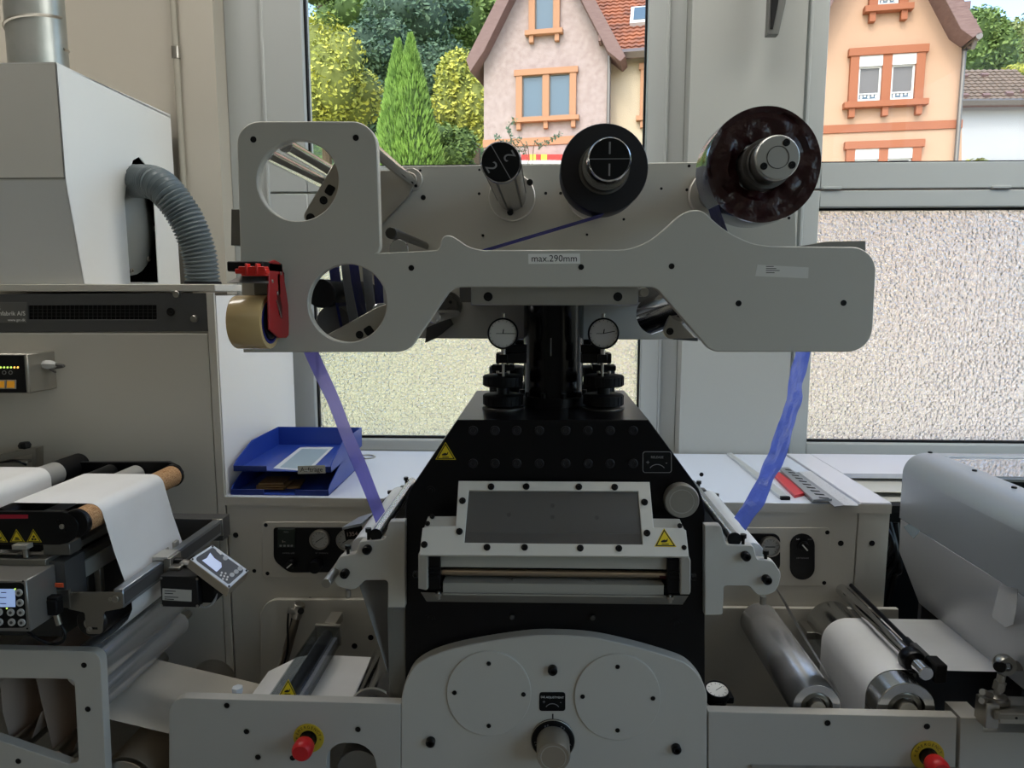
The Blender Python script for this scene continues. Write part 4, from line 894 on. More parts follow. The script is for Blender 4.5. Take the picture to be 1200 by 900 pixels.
for i, (y, L_) in enumerate(((312.3,9),(314.8,12),(317,16),(319.6,10))): MB().plate(FN, rect(897.5,y-.45,897.5+L_,y+.45), .0006, .0008, ch=0).build('print_line', mat('dim print','45433f',.6), st)
# back plate
MB().plate(FK, [(402,262),(438,262),(470,FK and 194.5),(931,188.5),(936,399),(402,396)], -.02, 0, holes=[], ch=.0015).build('back_plate', mat('back plate grey','c2bfb5',.4,bump=(30,.08,.001,(1,30,30))), br)
for x, y, r in ((496,231.5,3),(561.5,227,1.7),(561.8,199,1.4),(639.5,226.5,1.8),(657,226.5,1.8),(731,257,1.6),(688,275,1.4),(566,276,1.6),(492.5,199.8,1.5),(775,221,1.6),(805,222.5,1.8),(807.5,194.5,1.8),(924.5,255.5,1.8)): screw(FK, x, y, r, br, h=.1)
# head block on the column, both plates bolt to it
hz0, hz1 = P(650,358,1.36).z, P(650,329,1.36).z
MB().bbox(P(552,348,1.356).x, P(748,348,1.356).x, 1.352, YK, hz0, hz1, .002).build('head_block', BRUSH, br)
MB().bbox(P(555,315,1.5).x-.03, P(757,315,1.5).x+.03, 1.5, YK, hz0+.004, hz1-.004).build('head_flange', mat('flange grey','6d6b66',.4,.5), br)
for x in (572, 724): screw(FY(1.352), x, 347.7, 5.4, br, h=.1)
a = FY(1.353).uv(755,342.5); MB().cyl((a[0],1.352,a[1]),(a[0],1.40,a[1]),5.4*1.353/F,20).build('stop_pin', ALU, br)
MB().plate(FY(1.353), [(271,245),(300,245),(300,288),(270.5,287.5)], -.03, 0).build('side_tab', mat('tab grey','77756f',.5), br)
MB().plate(FY(1.353), [(928,291),(934,289),(968,283),(1014.5,282),(1014.5,296),(928,296)], -.05, 0).build('spacer_block', mat('spacer grey','7b7972',.5), br)
# idler rods between the plates
def rod(px, py, r, y0=1.352, y1=YK, m=CHROME, n='idler_roller', Yr=1.36): return ycyl(MB(), px, py, Yr, y0, y1, r*Yr/F, 28).build(n, m, br)
rod(336,171,8.5); rod(313,181,8.2); rod(438,175,7.2,y1=YK-.01)
rod(376,344,17,1.36,1.72,BLACKM); rod(383,378,20,1.40,1.72,mat('grey roller coat','4a4a4b',.45)); rod(496,288,5.3,1.352,1.735,mat('dark steel','4c4a47',.35,.9),Yr=1.72); rod(503,303,9,1.352,1.735,Yr=1.72)
rod(447,368,13,1.36,1.74); rod(505,372,8,1.40,1.745)
# bracket arms behind the front plate and before the back plate
FB = FY(1.354)
ab = MB().plate(FB, rr([(353,256,9),(396,183),(440,170),(440,230),(372,268,9)],6), -.016, 0).build('bracket_arm', ALU, br)
for x, y, r in ((364,255.5,5.4),(379.3,234.8,4.8)): screw(FB, x, y, r, ab, h=.15)
MB().plate(FB, rr([(379.5,225,2.5),(385,215.3,2.5),(394,220,2.5),(388,231,2.5)],3), 0, .001).build('slot', BLACK, ab)
a2_ = MB().plate(FB, rr([(384,392),(440,361),(470,350),(470,402),(395,404)],4), -.016, 0).build('bracket_arm', ALU, br)
screw(FB, 421.5, 392.3, 4.6, a2_, h=.15)
MB().plate(FB, rr([(425,386,2.5),(433.5,380.5,2.5),(439.5,389,2.5),(431,394.5,2.5)],3), 0, .001).build('slot', BLACK, a2_)
FA2 = FY(1.735)
a3 = MB().plate(FA2, rr([(384,202),(472,199,2),(492,205,8),(478,230),(424,286,4),(405,286)],5), -.014, 0).build('bracket_arm', ALU, br)
for x, y, r in ((475,197.5+4,1.8),(487.3,217.8,1.8),(478,204.5,2)): screw(FA2, x, y, r, a3, h=.2)
q = FK.uv(483,211); MB().cyl((q[0],YK-.012,q[1]),(q[0],YK+.001,q[1]),12.5*YK/F,30).build('bearing_flange', ALUL, br)
q = FK.uv(526,358); fl = MB().lathe((q[0],YK,q[1]),(q[0],YK-.03,q[1]),[(0,16*YK/F),(.02,16*YK/F),(.02,12*YK/F),(.03,12*YK/F)],30).build('bearing_flange', mat('flange dull','57554f',.4,.6), br)
for dx, dy in ((2,-4),(8,6),(-6,6)): screw(FY(YK-.03), 526+dx, 358+dy, 1.8, fl, h=.3)
q = FK.uv(531,388)
MB().plate(FY(1.74), [(500,384),(527,372),(531,380),(512,396),(498,402)], -.02, 0).build('bracket_arm', mat('arm dull','4f4d49',.45,.4), br)
# deflector on the right, under the hump
MB().cyl(P(812,352,1.385), P(763,371,1.50), 22*zc(P(780,365,1.45)), 36).build('deflector_roller', CHROME, br)
MB().plate(FY(1.395), rr([(777,390,7),(786,366,2),(815,396),(800,397),(783,397,6)],5), -.012, 0).build('bracket_arm', ALU, br); screw(FY(1.395), 785, 388.3, 4.3, br, h=.2)
MB().plate(FY(1.41), [(788,394),(818,396),(818,400),(790,398)], -.05, 0).build('drip_edge', mat('edge steel','6f7275',.4,.5), br)
# mandrels ---------------------------------------------------------------------
def mandrel(px, py, r, Yf, name, capm, shaft, flr, parent):
    c = P(px, py, Yf); rr_ = r*Yf/F
    m = MB().lathe((c.x,YK,c.z),(c.x,Yf,c.z),[(0,rr_*.93),(YK-Yf-.012,rr_*.93),(YK-Yf-.012,rr_),(YK-Yf-.003,rr_),(YK-Yf,rr_*.94)],44).build(name, shaft, parent)
    f = MB().cyl((c.x,YK-.022,c.z),(c.x,YK,c.z),flr*YK/F,36,.002).build('mandrel_flange', ALUL, parent)
    MB().cyl((c.x,Yf-.0008,c.z),(c.x,Yf+.001,c.z),rr_*.93,40,.0002).build('end_cap', capm, m)
    return c, rr_, m
SHAFT = mat('ground shaft steel','a8a6a2',.22,1)
c, r_, m = mandrel(587,190,23.5,1.275,'mandrel',BLACKM,SHAFT,26.5,br)
Fm = Fr((c.x,1.2745,c.z))
ubox(Fr((c.x,1.2742,c.z),(math.cos(1.04),0,-math.sin(1.04)),(math.sin(1.04),0,math.cos(1.04))), -r_*.93, r_*.93, -.0006, .0006, 0, .0004, ch=0).build('score_line', GREYINK, m)
text(Fm, 0, 0, '2', .030, GREYINK, m, .0004, math.radians(-60), uv=(-.017,-.009)); text(Fm, 0, 0, '2', .030, GREYINK, m, .0004, math.radians(120), uv=(.0155,.0105))
for a in range(6):
    t = math.radians(60*a+15); MB().tube([(c.x+r_*.93*math.cos(t),YK-.03,c.z+r_*.93*math.sin(t)),(c.x+r_*.93*math.cos(t),1.29,c.z+r_*.93*math.sin(t))],.0022,6).build('spline_groove', BLACKSCREW, m)
for px, py in ((598,249),(621,214)): q = FY(YK-.022).uv(px,py); MB().cyl((q[0],YK-.03,q[1]),(q[0],YK-.02,q[1]),.0075,14).build('flange_screw', BLACKSCREW, m)
c1, r1, m = mandrel(714.3,186.3,24.5,1.27,'mandrel',BLACKM,CHROME,27,br)
Fm = Fr((c1.x,1.2695,c1.z))
ubox(Fm, -r1*.93, r1*.93, -.0006, .0006, .0003, .0007, ch=0).build('score_line', GREYINK, m)
text(Fm, 0, 0, '1', .030, GREYINK, m, .0004, 0, uv=(0,.017)); text(Fm, 0, 0, '1', .030, GREYINK, m, .0004, math.pi, uv=(0,-.017))
c3, r3, m = mandrel(911.5,184.5,25,1.27,'mandrel',BRUSH,BRUSH,27,br)
Fm = Fr((c3.x,1.2692,c3.z))
MB().lathe((c3.x,1.2691,c3.z),(c3.x,1.268,c3.z),[(0,r3*.5),(.0009,r3*.5),(.0009,r3*.47),(0,r3*.47)],36,False).build('groove_ring', mat('dark ring','3c3a38',.5), m)
for t in (62,-28,212): t = math.radians(t); screw(Fm, 0, 0, 0, m, uv=(r3*.72*math.cos(t), r3*.72*math.sin(t)), r=.0062, h=.3)
# film rolls and strips ----------------------------------------------------------
Y1a, Y1b = 1.38, 1.46
def film(name, col, dark, rough=.22, clear=0.0):
    """thin plastic film: glossy skin, some light comes through scattered, some straight"""
    m = bpy.data.materials.new(name); m.use_nodes = True; t = m.node_tree; b = t.nodes['Principled BSDF']; o = t.nodes['Material Output']; L = t.links.new
    b.inputs['Base Color'].default_value = lin(col); b.inputs['Roughness'].default_value = rough; b.inputs['Coat Weight'].default_value = .6 if clear else .1; b.inputs['Coat Roughness'].default_value = .06
    tr = t.nodes.new('ShaderNodeBsdfTranslucent'); tr.inputs[0].default_value = lin(dark); mx = t.nodes.new('ShaderNodeMixShader'); mx.inputs[0].default_value = .5
    tp = t.nodes.new('ShaderNodeBsdfTransparent'); tp.inputs[0].default_value = lin(dark); m2 = t.nodes.new('ShaderNodeMixShader'); m2.inputs[0].default_value = clear
    n = t.nodes.new('ShaderNodeTexNoise'); n.inputs['Scale'].default_value = 26; n.inputs['Detail'].default_value = 3; c_ = t.nodes.new('ShaderNodeTexCoord'); bp = t.nodes.new('ShaderNodeBump'); bp.inputs['Strength'].default_value = .6; bp.inputs['Distance'].default_value = .006
    L(c_.outputs['Object'], n.inputs[0]); L(n.outputs['Fac'], bp.inputs['Height']); L(bp.outputs[0], b.inputs['Normal']); L(bp.outputs[0], tr.inputs['Normal'])
    L(b.outputs[0], mx.inputs[1]); L(tr.outputs[0], mx.inputs[2]); L(mx.outputs[0], m2.inputs[1]); L(tp.outputs[0], m2.inputs[2]); L(m2.outputs[0], o.inputs[0]); return m
BFILM = film('blue film', '9a98ea', 'cfcaff', .2, .42); CFILM = film('crinkled blue film', '7f95ec', 'b6c4ff', .12, .34); NAVY = mat('navy film roll', '0b0b1c', .4); 
cR = P(708,197.5,Y1a); rR = 49.6*Y1a/F
r1t = thing('film_roll', 'black wound film roll on the mandrel marked 1', 'roll', cR, 'film rolls')
MB().lathe((cR.x,Y1b,cR.z),(cR.x,Y1a,cR.z),[(0,rR),(.078,rR),(.08,rR*.985),(.08,r1*1.28),(0,r1*1.28),(0,rR)],64,False).build('winding', mat('dark film winding','101018',.5), r1t)
MB().lathe((cR.x,Y1b,cR.z),(cR.x,Y1a-.004,cR.z),[(0,r1*1.27),(.084,r1*1.27),(.084,r1*1.13),(0,r1*1.13)],48,False).build('core', mat('grey core','6e6b66',.5), r1t)
MB().lathe((c1.x,1.30,c1.z),(c1.x,Y1b,c1.z),[(0,r1*1.0),(.04,r1*1.0),(.04,r1*1.15),(.16,r1*1.15)],40,False).build('chuck', SHAFT, r1t)
Y3a, Y3b = 1.35, 1.435
c3r = P(895,193.5,Y3a); r3r = 64.5*Y3a/F
r3t = thing('film_roll', 'large crumpled dark red and navy film roll on the bare metal mandrel', 'roll', c3r, 'film rolls')
b = MB(); n = 90; prof = [(.085,1.0),(.05,1.0),(.012,1.0),(0,.985),(.001,.93),(.003,.87),(.001,.8),(.004,.72),(.002,.62),(.005,.54),(.008,.45),(.02,.42)]
vs = []
for k, (t, f) in enumerate(prof):
    for i in range(n):
        a = 2*math.pi*i/n; w_ = noise.noise((math.cos(a)*2.2, math.sin(a)*2.2, f*5))
        ff = f*(1+.02*w_) if 2 < k else f*(1+.006*noise.noise((math.cos(a)*1.5,math.sin(a)*1.5,0)))
        if k > 4: ff = f*(1+.09*w_+.02*noise.noise((math.cos(a)*9,math.sin(a)*9,f*3)))
        vs.append((c3r.x+r3r*ff*math.cos(a), Y3a+t+(.008*w_ if k > 4 else 0), c3r.z+r3r*ff*math.sin(a)))
fs = [(k*n+i, k*n+(i+1)%n, (k+1)*n+(i+1)%n, (k+1)*n+i) for k in range(len(prof)-1) for i in range(n)]
iF = [f for f in fs if f[0] >= 3*n]; oF = [f for f in fs if f[0] < 3*n]
MB().add(vs, oF).build('outer_winding', mat('navy glossy film','191b45',.16,**{'Coat Weight':.7}), r3t)
MB().add(vs, iF).build('crumpled_face', mat('dark red film','300e11',.3,bump=(28,.8,.008)), r3t)
MB().lathe((c3.x,1.31,c3.z),(c3.x,Y3b,c3.z),[(0,r3*1.0),(.015,r3*1.0),(.015,r3*1.16),(.12,r3*1.16)],40,False).build('chuck', mat('chuck grey','6b6966',.4,.6), r3t)
def near(pts, Y): return [(P(x,y,Y).x, P(x,y,Y).z) for x, y in pts]
s1 = tag(MB().sheet(near([(719,246.5),(705,250.5),(566,292),(505,310),(470,318)],Y1a), Y1a+.002, Y1b-.002, .0006).build('film_strip', film('deep blue film','1a1e96','14188a',.5), None), 'dark blue film strip running slantwise from the roll marked 1 behind the grey plate', 'film', 'blue film strips')
s2 = thing('film_strip', 'purple blue film strip hanging from the bridge to the left rollers, by the tape roll', 'film', P(442,612,1.42), 'blue film strips')
lp = [(q.x,q.y) for q in spline([(340,385,0),(346,394,0),(357,414,0),(383,473,0),(410,538,0),(432,590,0),(441,613,0)],6)]
MB().sheet(near(lp,Y1a), Y1a, Y1b, .0005, 5, .0035).build('film_run', BFILM, s2)
DB = film('night blue film','1c2470','161c66',.4); GF = mat('silvery film back','7e8288',.35,.3)
for pts, m in (([(383,300),(386,325),(404,412)],DB),([(398,300),(401,330),(414,412)],GF),([(407,300),(411,330),(427,412)],DB),([(423,300),(425,330),(434,412)],GF),([(436,300),(438,330),(442,412)],DB)):
    MB().sheet(near(pts,Y1a), Y1a+.004, Y1b-.004 if m is DB else Y1b, .0005, 2).build('film_run', m, s2)
s3 = thing('film_strip', 'crinkled bright blue film strip hanging from the bridge to the right rollers', 'film', P(862,612,1.42), 'blue film strips')
rp_ = [(q.x,q.y) for q in spline([(952,380,0),(949,412,0),(944,440,0),(938,470,0),(929,505,0),(917,540,0),(905,568,0),(893,590,0),(874,622,0)],6)]
MB().sheet(near(rp_,Y1a), Y1a, Y1b, .0005, 6, .0065, 30).build('film_run', CFILM, s3, smooth=False)
MB().sheet(near([(834,205),(838,225),(846,252),(858,285),(862,330)],Y3a), Y3a+.003, Y3b-.003, .0005, 2).build('film_run', DB, s3)
# tape dispenser hung on the plate -------------------------------------------------
td = thing('tape_dispenser', 'red hand tape dispenser with brown packing tape hung on the left end of the bridge', 'tape dispenser', P(297,412,1.27))
Yt = 1.268; xt0, xt1 = P(269.5,378,Yt-.03).x, P(309,378,Yt-.03).x
ct_ = P(300,377.5,Yt); rt = 32.5*1.245/F
MB().lathe((xt0,Yt,ct_.z),(xt1,Yt,ct_.z),[(0,rt*.97),(.003,rt),(xt1-xt0-.002,rt),(xt1-xt0,rt*.98),(xt1-xt0,rt*.80),(0,rt*.80),(0,rt*.97)],56,False).build('tape_roll', mat('brown packing tape','cfb27e',.22,**{'Coat Weight':.4}), td)
MB().lathe((xt0+.002,Yt,ct_.z),(xt1+.001,Yt,ct_.z),[(0,rt*.80),(xt1-xt0-.001,rt*.80),(xt1-xt0-.001,rt*.70),(0,rt*.70)],48,False).build('tape_core', mat('blue core','1c2478',.45), td)
MB().cyl((xt0+.004,Yt,ct_.z),(xt1+.003,Yt,ct_.z),rt*.62,36).build('hub', mat('hub black','101018',.5), td)
xs_ = xt1+.012; Fs = Fr((xs_,0,0),(0,1,0))
def T2(px, py): q = PX(px, py, xs_); return (q.y, q.z)
sp_ = MB().plate(Fs, [T2(*p) for p in [(316,307),(322,304.5),(328,307.5),(331.5,316),(337,350),(339,366),(338.5,393),(336,396),(327,396),(316,386),(315,350)]], -.003, 0, px=False).build('side_plate', DRED, td)
MB().plate(Fs, [T2(*p) for p in [(324,341),(327,342),(330.5,360),(330.5,374),(327,368)]], 0, .0006, px=False).build('slot', mat('slot dark red','4a0f10',.5), sp_)
MB().tube([Vector((xs_+.001,)+T2(323.5,352)), Vector((xs_+.001,)+T2(329,372))], .0013, 6).build('spring_wire', STEEL, sp_)
for p in ((328.8,320.5),(319,329.5),(325,344)): q = T2(*p); screw(Fs, 0, 0, 0, sp_, STEEL, uv=q, r=.0035, h=.5, name='rivet')
MB().bbox(P(276,315,1.25).x, xs_, 1.215, 1.31, P(290,319,1.26).z, P(290,307.5,1.26).z, .002).build('top_housing', BLACKM, td)
MB().hexa([P(266,331.5,1.235), (xs_,P(0,332.5,1.235).y,P(318,332.5,1.235).z), P(318,323.5,1.262), P(282,324,1.262)], [P(266,330.8,1.235), (xs_,1.235,P(318,331.5,1.235).z), P(318,322.7,1.262), P(282,323.2,1.262)]).build('wiper_flap', mat('flap grey','8a8784',.4,.3), td)
hb = MB()
for y0, y1, x0, x1 in ((315,321,277,313),(312.2,316,281,312),(320,323.5,284,312)): hb.bbox(P(x0,315,1.21).x, P(x1,315,1.21).x, 1.203, 1.222, P(290,y1,1.21).z, P(290,y0,1.21).z, .0012)
for x in (291,303): hb.bbox(P(x,315,1.21).x-.002, P(x,315,1.21).x+.002, 1.200, 1.222, P(290,322,1.21).z, P(290,309,1.21).z, .001)
hb.build('cutter_guard', mat('bright red plastic','d62a22',.35), td)
MB().bbox(P(288,315,1.25).x, xs_, 1.28, 1.295, P(290,346,1.26).z, P(290,320,1.26).z, .002).build('handle_bar', mat('grey strap','6e6c68',.5), td)
MB().bbox(P(286,315,1.3).x, xs_-.004, 1.30, YN-.0005, P(300,330,1.3).z, P(300,318,1.3).z, .002).build('mount_hook', BLACKM, td)
# ------------------------------------------------------------------ left side: rail, rollers, paper web, guides
YR = 1.42; FR = FY(YR); YE = YC-.0058     # front rails; face of the cabinets behind
W0, W1 = 1.45, 1.70                      # edges of the paper web
RAIL = mat('rail grey paint', 'bcb9b1', .4)
fr_ = thing('front_rail', 'grey front side plate of the machine left of the round discs', 'machine frame', P(330,898,YR))
MB().plate(FR, rr([(198,1015),(198,817.5,18),(469.5,825),(469.5,1015)],8), -.023, 0, holes=[rr([(383,871,20),(441,871,28),(441,985,5),(383,985,5)],6)], ch=.0012).build('rail_plate', RAIL, fr_)
for x, y in ((266,826.5),(289,857),(419.5,854.5),(343,888),(302.5,887)): 
    screw(FR, x, y, 4.3, fr_, mat('bright bush','b8b6b0',.4,.5), h=.1); screw(FR, x, y, 3.3, fr_, h=.25)
ycyl(MB(), 421, 905, 1.46, 1.46, YE, .052).build('guide_roller', mat('drum steel','8f8e8b',.35,.8), fr_)
MB().bbox(P(212,850,YR).x, P(462,850,YR).x, 1.443, 1.46, .02, .35).build('foot_plate', RAIL, fr_)
q = P(278.5,812,1.458); MB().lathe((q.x,q.y,q.z-.02),(q.x,q.y,q.z+.014),[(0,.006),(.02,.006),(.021,.012),(.034,.012)],6).build('stop_bolt', mat('white cap','dfe3e6',.4), fr_); MB().bbox(q.x-.03,q.x+.02,1.444,1.475,q.z-.05,q.z-.021).build('stop_block', ALU, fr_)
def estop(px, py, r, label):
    t = thing('emergency_stop', label, 'button', FR.pw(px, py+r), 'emergency stops')
    a = FR.uv(px, py); q = FR.uv(px+r, py)[0]-a[0]
    y_ = MB().cyl(FR.w(a[0],a[1],.0), FR.w(a[0],a[1],.003), q, 48, .0005).build('label_ring', ESTOPY, t)
    for i, ch in enumerate('EMERGENCY'):
        th = math.radians(158-17*i*1.0+ -2); text(FR, 0, 0, ch, .0092, INK, y_, .0031, th-math.pi/2, uv=(a[0]+q*.78*math.cos(th), a[1]+q*.78*math.sin(th)))
    for th in (185,-8): th = math.radians(th); text(FR, 0, 0, '*', .012, INK, y_, .0031, 0, uv=(a[0]+q*.78*math.cos(th), a[1]+q*.78*math.sin(th)))
    MB().lathe(FR.w(a[0],a[1],0), FR.w(a[0],a[1],.03), [(0,q*.56),(.006,q*.56),(.006,q*.5),(.03,q*.42)], 30).build('stem', BLACK, t)
    MB().lathe(FR.w(a[0],a[1],.02), FR.w(a[0],a[1],.055), [(0,q*.5),(.006,q*.62),(.022,q*.66),(.03,q*.62),(.035,q*.5),(.0345,.001)], 40).build('mushroom_head', mat('emergency red','d01f24',.4), t)
estop(362, 864.5, 17.8, 'red emergency stop button on yellow disc, on the plate left of the round discs')
# roller bracket left of the press
def bracket(outl_px, label, knobs, vscrews, bx, rx, name, sgn):
    f = FY(1.43); t = thing('roller_bracket', label, 'bracket', f.pw(outl_px[0][0], outl_px[-2][1]))
    pts = rr(outl_px, 5); uv = [f.uv(*p) for p in pts]
    MB().plate(f, uv, -.02, 0, px=False, ch=.0015).build('front_plate', GREY, t)
    MB().plate(FY(1.85), uv, -.02, 0, px=False, ch=.0015).build('back_plate', DARKG, t)
    for x, y, r in knobs:
        a = f.uv(x,y); MB().lathe(f.w(a[0],a[1],0), f.w(a[0],a[1],.016), [(0,.0095),(.012,.0095),(.014,.008),(.014,.0045),(.008,.004)], 20).build('thumb_screw', BLACKSCREW, t)
    for x, y0, y1 in vscrews:
        for Y_ in (1.438, 1.858):
            c = P(x,y1,1.438); h_ = P(x,y0,1.438).z-c.z
            MB().lathe((c.x,Y_,c.z-.008),(c.x,Y_,c.z+h_),[(0,.0035),(h_+.0,.0035),(h_+.0,.0065),(h_+.008,.0065)],14).build('set_screw', BLACKSCREW, t)
    c = P(bx[0],bx[1],1.44); MB().cyl((c.x,1.436,c.z),(c.x,1.86,c.z),bx[2]*zc(c),28).build('nip_roller', mat('polished aluminium','c9cacb',.2,1), t)
    ycyl(MB(), bx[0], bx[1], 1.44, 1.434, 1.437, bx[2]*1.2*1.44/F).build('roller_end', BLACKM, t)
    c = P(rx[0],rx[1],1.44); MB().cyl((c.x,1.452,c.z),(c.x,1.848,c.z),rx[2]*zc(c),36).build('web_roller', mat('white coated roller','d5d8da',.28), t)
    return t
lb = bracket([(474.5,611),(456,611,4),(451,632,5),(421,634.5,4),(417,649,4),(398,652,8),(389,668,12),(394,688,12),(416,692,10),(428,680,4),(454.5,680,4),(454.5,712),(474.5,712)],
    'grey roller bracket with black thumb screws on the left flank of the black press', [(405,671,0),(431,643,0)], [(432,619,632),(408,639,649)], (441,626,6.5), (423,644,13), 'l', -1)
c = P(382,684,1.37); MB().cyl((c.x,1.37,c.z),(c.x,YE,c.z),6*1.37/F,20).build('tie_rod', STEEL, lb)
c = P(408,696,1.44); MB().cyl((c.x,1.44,c.z-.008),(c.x,1.44,c.z+.01),.006,12).build('spring_screw', STEEL, lb)
cf = FY(1.60)
wc = MB().plate(cf, [(403,621),(420,618.5),(422,631),(405,633)], -.03, 0).build('counter_display', BLACKM, lb); text(cf, 412.5, 626, '1354', .014, mat('counter digits','b09a90',.5), wc, .0005, .1)
MB().hexa([P(401,618,1.59),P(424,613,1.59),P(424,616,1.59),P(401,621,1.59)],[P(420,606,1.75),P(439,600,1.75),P(439,603,1.75),P(420,609,1.75)]).build('counter_housing', mat('counter grey','9da1a6',.35,.3), lb)
MB().bbox(P(455,730,1.46).x, -.2815, 1.455, 1.475, P(465,815,1.46).z-.1, P(465,712,1.46).z).build('flank_plate', mat('flank grey','77756f',.45), lb)
MATRIX = bpy.data.materials.new('waste film'); MATRIX.use_nodes = True
_t = MATRIX.node_tree; _b = _t.nodes['Principled BSDF']; _b.inputs['Base Color'].default_value = lin('a9a8a4'); _b.inputs['Roughness'].default_value = .3
_m = _t.nodes.new('ShaderNodeMixShader'); _m.inputs[0].default_value = .68; _tr = _t.nodes.new('ShaderNodeBsdfTransparent')
_t.links.new(_tr.outputs[0], _m.inputs[1]); _t.links.new(_b.outputs[0], _m.inputs[2]); _t.links.new(_m.outputs[0], _t.nodes['Material Output'].inputs[0])
tag(MB().sheet(near([(418,682),(427,708),(447,770),(466,832)],W0), W0+.005, 1.68, .0005, 4, .002).build('waste_film', MATRIX, None), 'translucent grey film hanging slantwise under the bracket left of the press', 'film', 'hanging waste films')
# back plate before the left cabinet, with chrome roller, clear guard, cylinder
bp = thing('base_plate', 'grey mounting plate before the left cabinet, behind the clear guard and chrome roller', 'machine frame', P(390,800,1.88))
MB().plate(FY(1.885), rr([(305,1010),(305,703,20),(486,703),(486,1010)],6), -.0142, 0).build('plate', GREY2, bp)
for x, y in ((434.5,747),(415.5,757)): screw(FY(1.885), x, y, 3.3, bp, h=.15)
rl = thing('chrome_roller', 'polished chrome roller in the bay left of the press under the hanging film', 'roller', P(444,842,1.46), 'chrome rollers')
c = P(437,833,1.46); MB().cyl((c.x,1.46,c.z),(c.x,1.866,c.z),31*1.46/F,48,.003).build('barrel', CHROME, rl)
MB().cyl((c.x,1.444,c.z),(c.x,1.867,c.z),.018,24).build('shaft', STEEL, rl); MB().lathe((c.x,1.459,c.z),(c.x,1.453,c.z),[(0,.034),(.006,.034),(.006,.026),(0,.026)],36,False).build('bearing_ring', DARKG, rl)
rcx, rcz, rcr = c.x, c.z, 26*zc(c)
gd = thing('clear_guard', 'clear acrylic channel guard with a yellow warning sign in the bay left of the press', 'guard', P(340,840,1.5))
gx0, gx1, gz = P(315,815,1.46).x, P(349,815,1.46).x, P(330,815,1.46).z
MB().bbox(gx0, gx1, 1.446, 1.79, gz-.004, gz, .0008).build('top_sheet', ACRYL, gd)
MB().bbox(gx0, gx0+.004, 1.446, 1.79, gz-.05, gz-.0045, .0008).build('side_sheet', ACRYL, gd); MB().bbox(gx1-.004, gx1, 1.446, 1.79, gz-.05, gz-.0045, .0008).build('side_sheet', ACRYL, gd)
MB().bbox(gx0-.002, gx1+.002, 1.79, 1.80, gz-.055, gz+.004, .001).build('end_plate', ALU, gd)
MB().bbox((gx0+gx1)/2-.012, (gx0+gx1)/2+.02, 1.80, 1.868, gz-.02, gz+.006, .001).build('hinge_block', ALU, gd)
for dx in (-.018, .012): MB().bbox((gx0+gx1)/2+dx-.006, (gx0+gx1)/2+dx+.014, 1.45, 1.789, gz-.048, gz-.03).build('inner_bar', mat('inner bar blue grey','c4c8dc',.4), gd)
ycyl(MB(), 332, 826, 1.46, 1.45, 1.789, .014).build('inner_roller', mat('dim roller','8a8a90',.3,.7), gd)
warn(gd, Fr((0,0,gz+.0002),(1,0,0),(0,1,0)), 0, 0, 26, 'gear', uv=((gx0+gx1)/2+.004, 1.449)) if 0 else None
wf = Fr((0,1.4462,0)); 
fg = Fr((0,1.449,gz+.0004),(1,0,0),(0,.25,.97)); warn(gd, fg, 337, 816, 22, 'hand')
cy = thing('pneumatic_cylinder', 'slim bronze coloured pneumatic cylinder with air hose leaning in the bay left of the guard', 'cylinder', P(327,800,1.85))
p0, p1 = P(322,815,1.852), P(350,712,1.852)
MB().cyl(p0, p1, 5.6*1.85/F, 20, .003).build('barrel', mat('bronze anodised','8a7f72',.38,.8), cy)
MB().cyl(p1-(p1-p0).normalized()*.03, p1+(p1-p0).normalized()*.012, 7*1.85/F, 20, .002).build('head', STEEL, cy)
MB().cyl(P(338,715,1.835), P(352,719,1.85), 3.6*1.85/F, 14).build('air_fitting', STEEL, cy); MB().cyl(P(352.5,716,1.83), P(352.5,716,1.868), .009, 14).build('clamp_screw', BLACKSCREW, cy)
for k, pts in enumerate(([(338,717),(337,735),(337,760),(330,790),(325,812)],[(343,720),(340,738),(338,750),(337,755),(334,775)])): MB().tube(spline([P(x,y,1.838+.006*k) for x, y in pts],6), .003, 8).build('air_hose', BLACK, cy)
# paper web -------------------------------------------------------------------
cork = P(92,612,1.41); cr_ = 15.2*zc(cork)
def arc(cx, cz, r, a0, a1, n=10): return [(cx+r*math.cos(math.radians(a0+(a1-a0)*i/n)), cz+r*math.sin(math.radians(a0+(a1-a0)*i/n))) for i in range(n+1)]
ctop = cork.z+cr_+.0008
hr = .022; hx_ = P(4,588,W0).x+hr
wb1 = [(hx_-hr, .95)]+[(x,z) for x,z in arc(hx_, ctop-hr, hr, 180, 90, 6)]+arc(cork.x, cork.z, cr_+.0008, 90, 12, 8)+near([(133,645),(147,684),(154,703),(155,714),(150,726),(135,741),(117,754)],W0)
pw = thing('paper_web', 'white paper web running over the cork roller and dropping towards the steel rollers', 'paper', (-.95,1.55,.8), 'paper webs')
MB().sheet(wb1, W0, W1, .0005, 2).build('web_run', PAPER, pw)
A = P(98,785,1.446); B = P(104,825,1.446); rA = 25.5*zc(A); rB = 17*zc(B); A.y = B.y = 0
wb2 = arc(B.x, B.z, rB+.0008, 210, 290, 10)+[(P(318,805,W1).x,P(318,805,W1).z),(P(360,821,W1).x,P(360,821,W1).z)]
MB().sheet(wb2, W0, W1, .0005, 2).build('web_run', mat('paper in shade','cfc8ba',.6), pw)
guide = thing('web_guide', 'web guide unit with black side plate, warning signs and cork covered rollers', 'machine', (-1.1,1.6,.9))
MB().cyl((cork.x,1.405,cork.z),(cork.x,1.80,cork.z),cr_,36).build('cork_roller', CORK, guide)
for y0, y1 in ((1.398,1.412),(1.79,1.80)): MB().cyl((cork.x,y0,cork.z),(cork.x,y1,cork.z),cr_*1.1,36,.002).build('roller_flange', BLACK, guide)
MB().cyl((hx_,1.41,ctop-hr),(hx_,1.80,ctop-hr),hr-.0005,30).build('rear_roller', BLACK, guide)
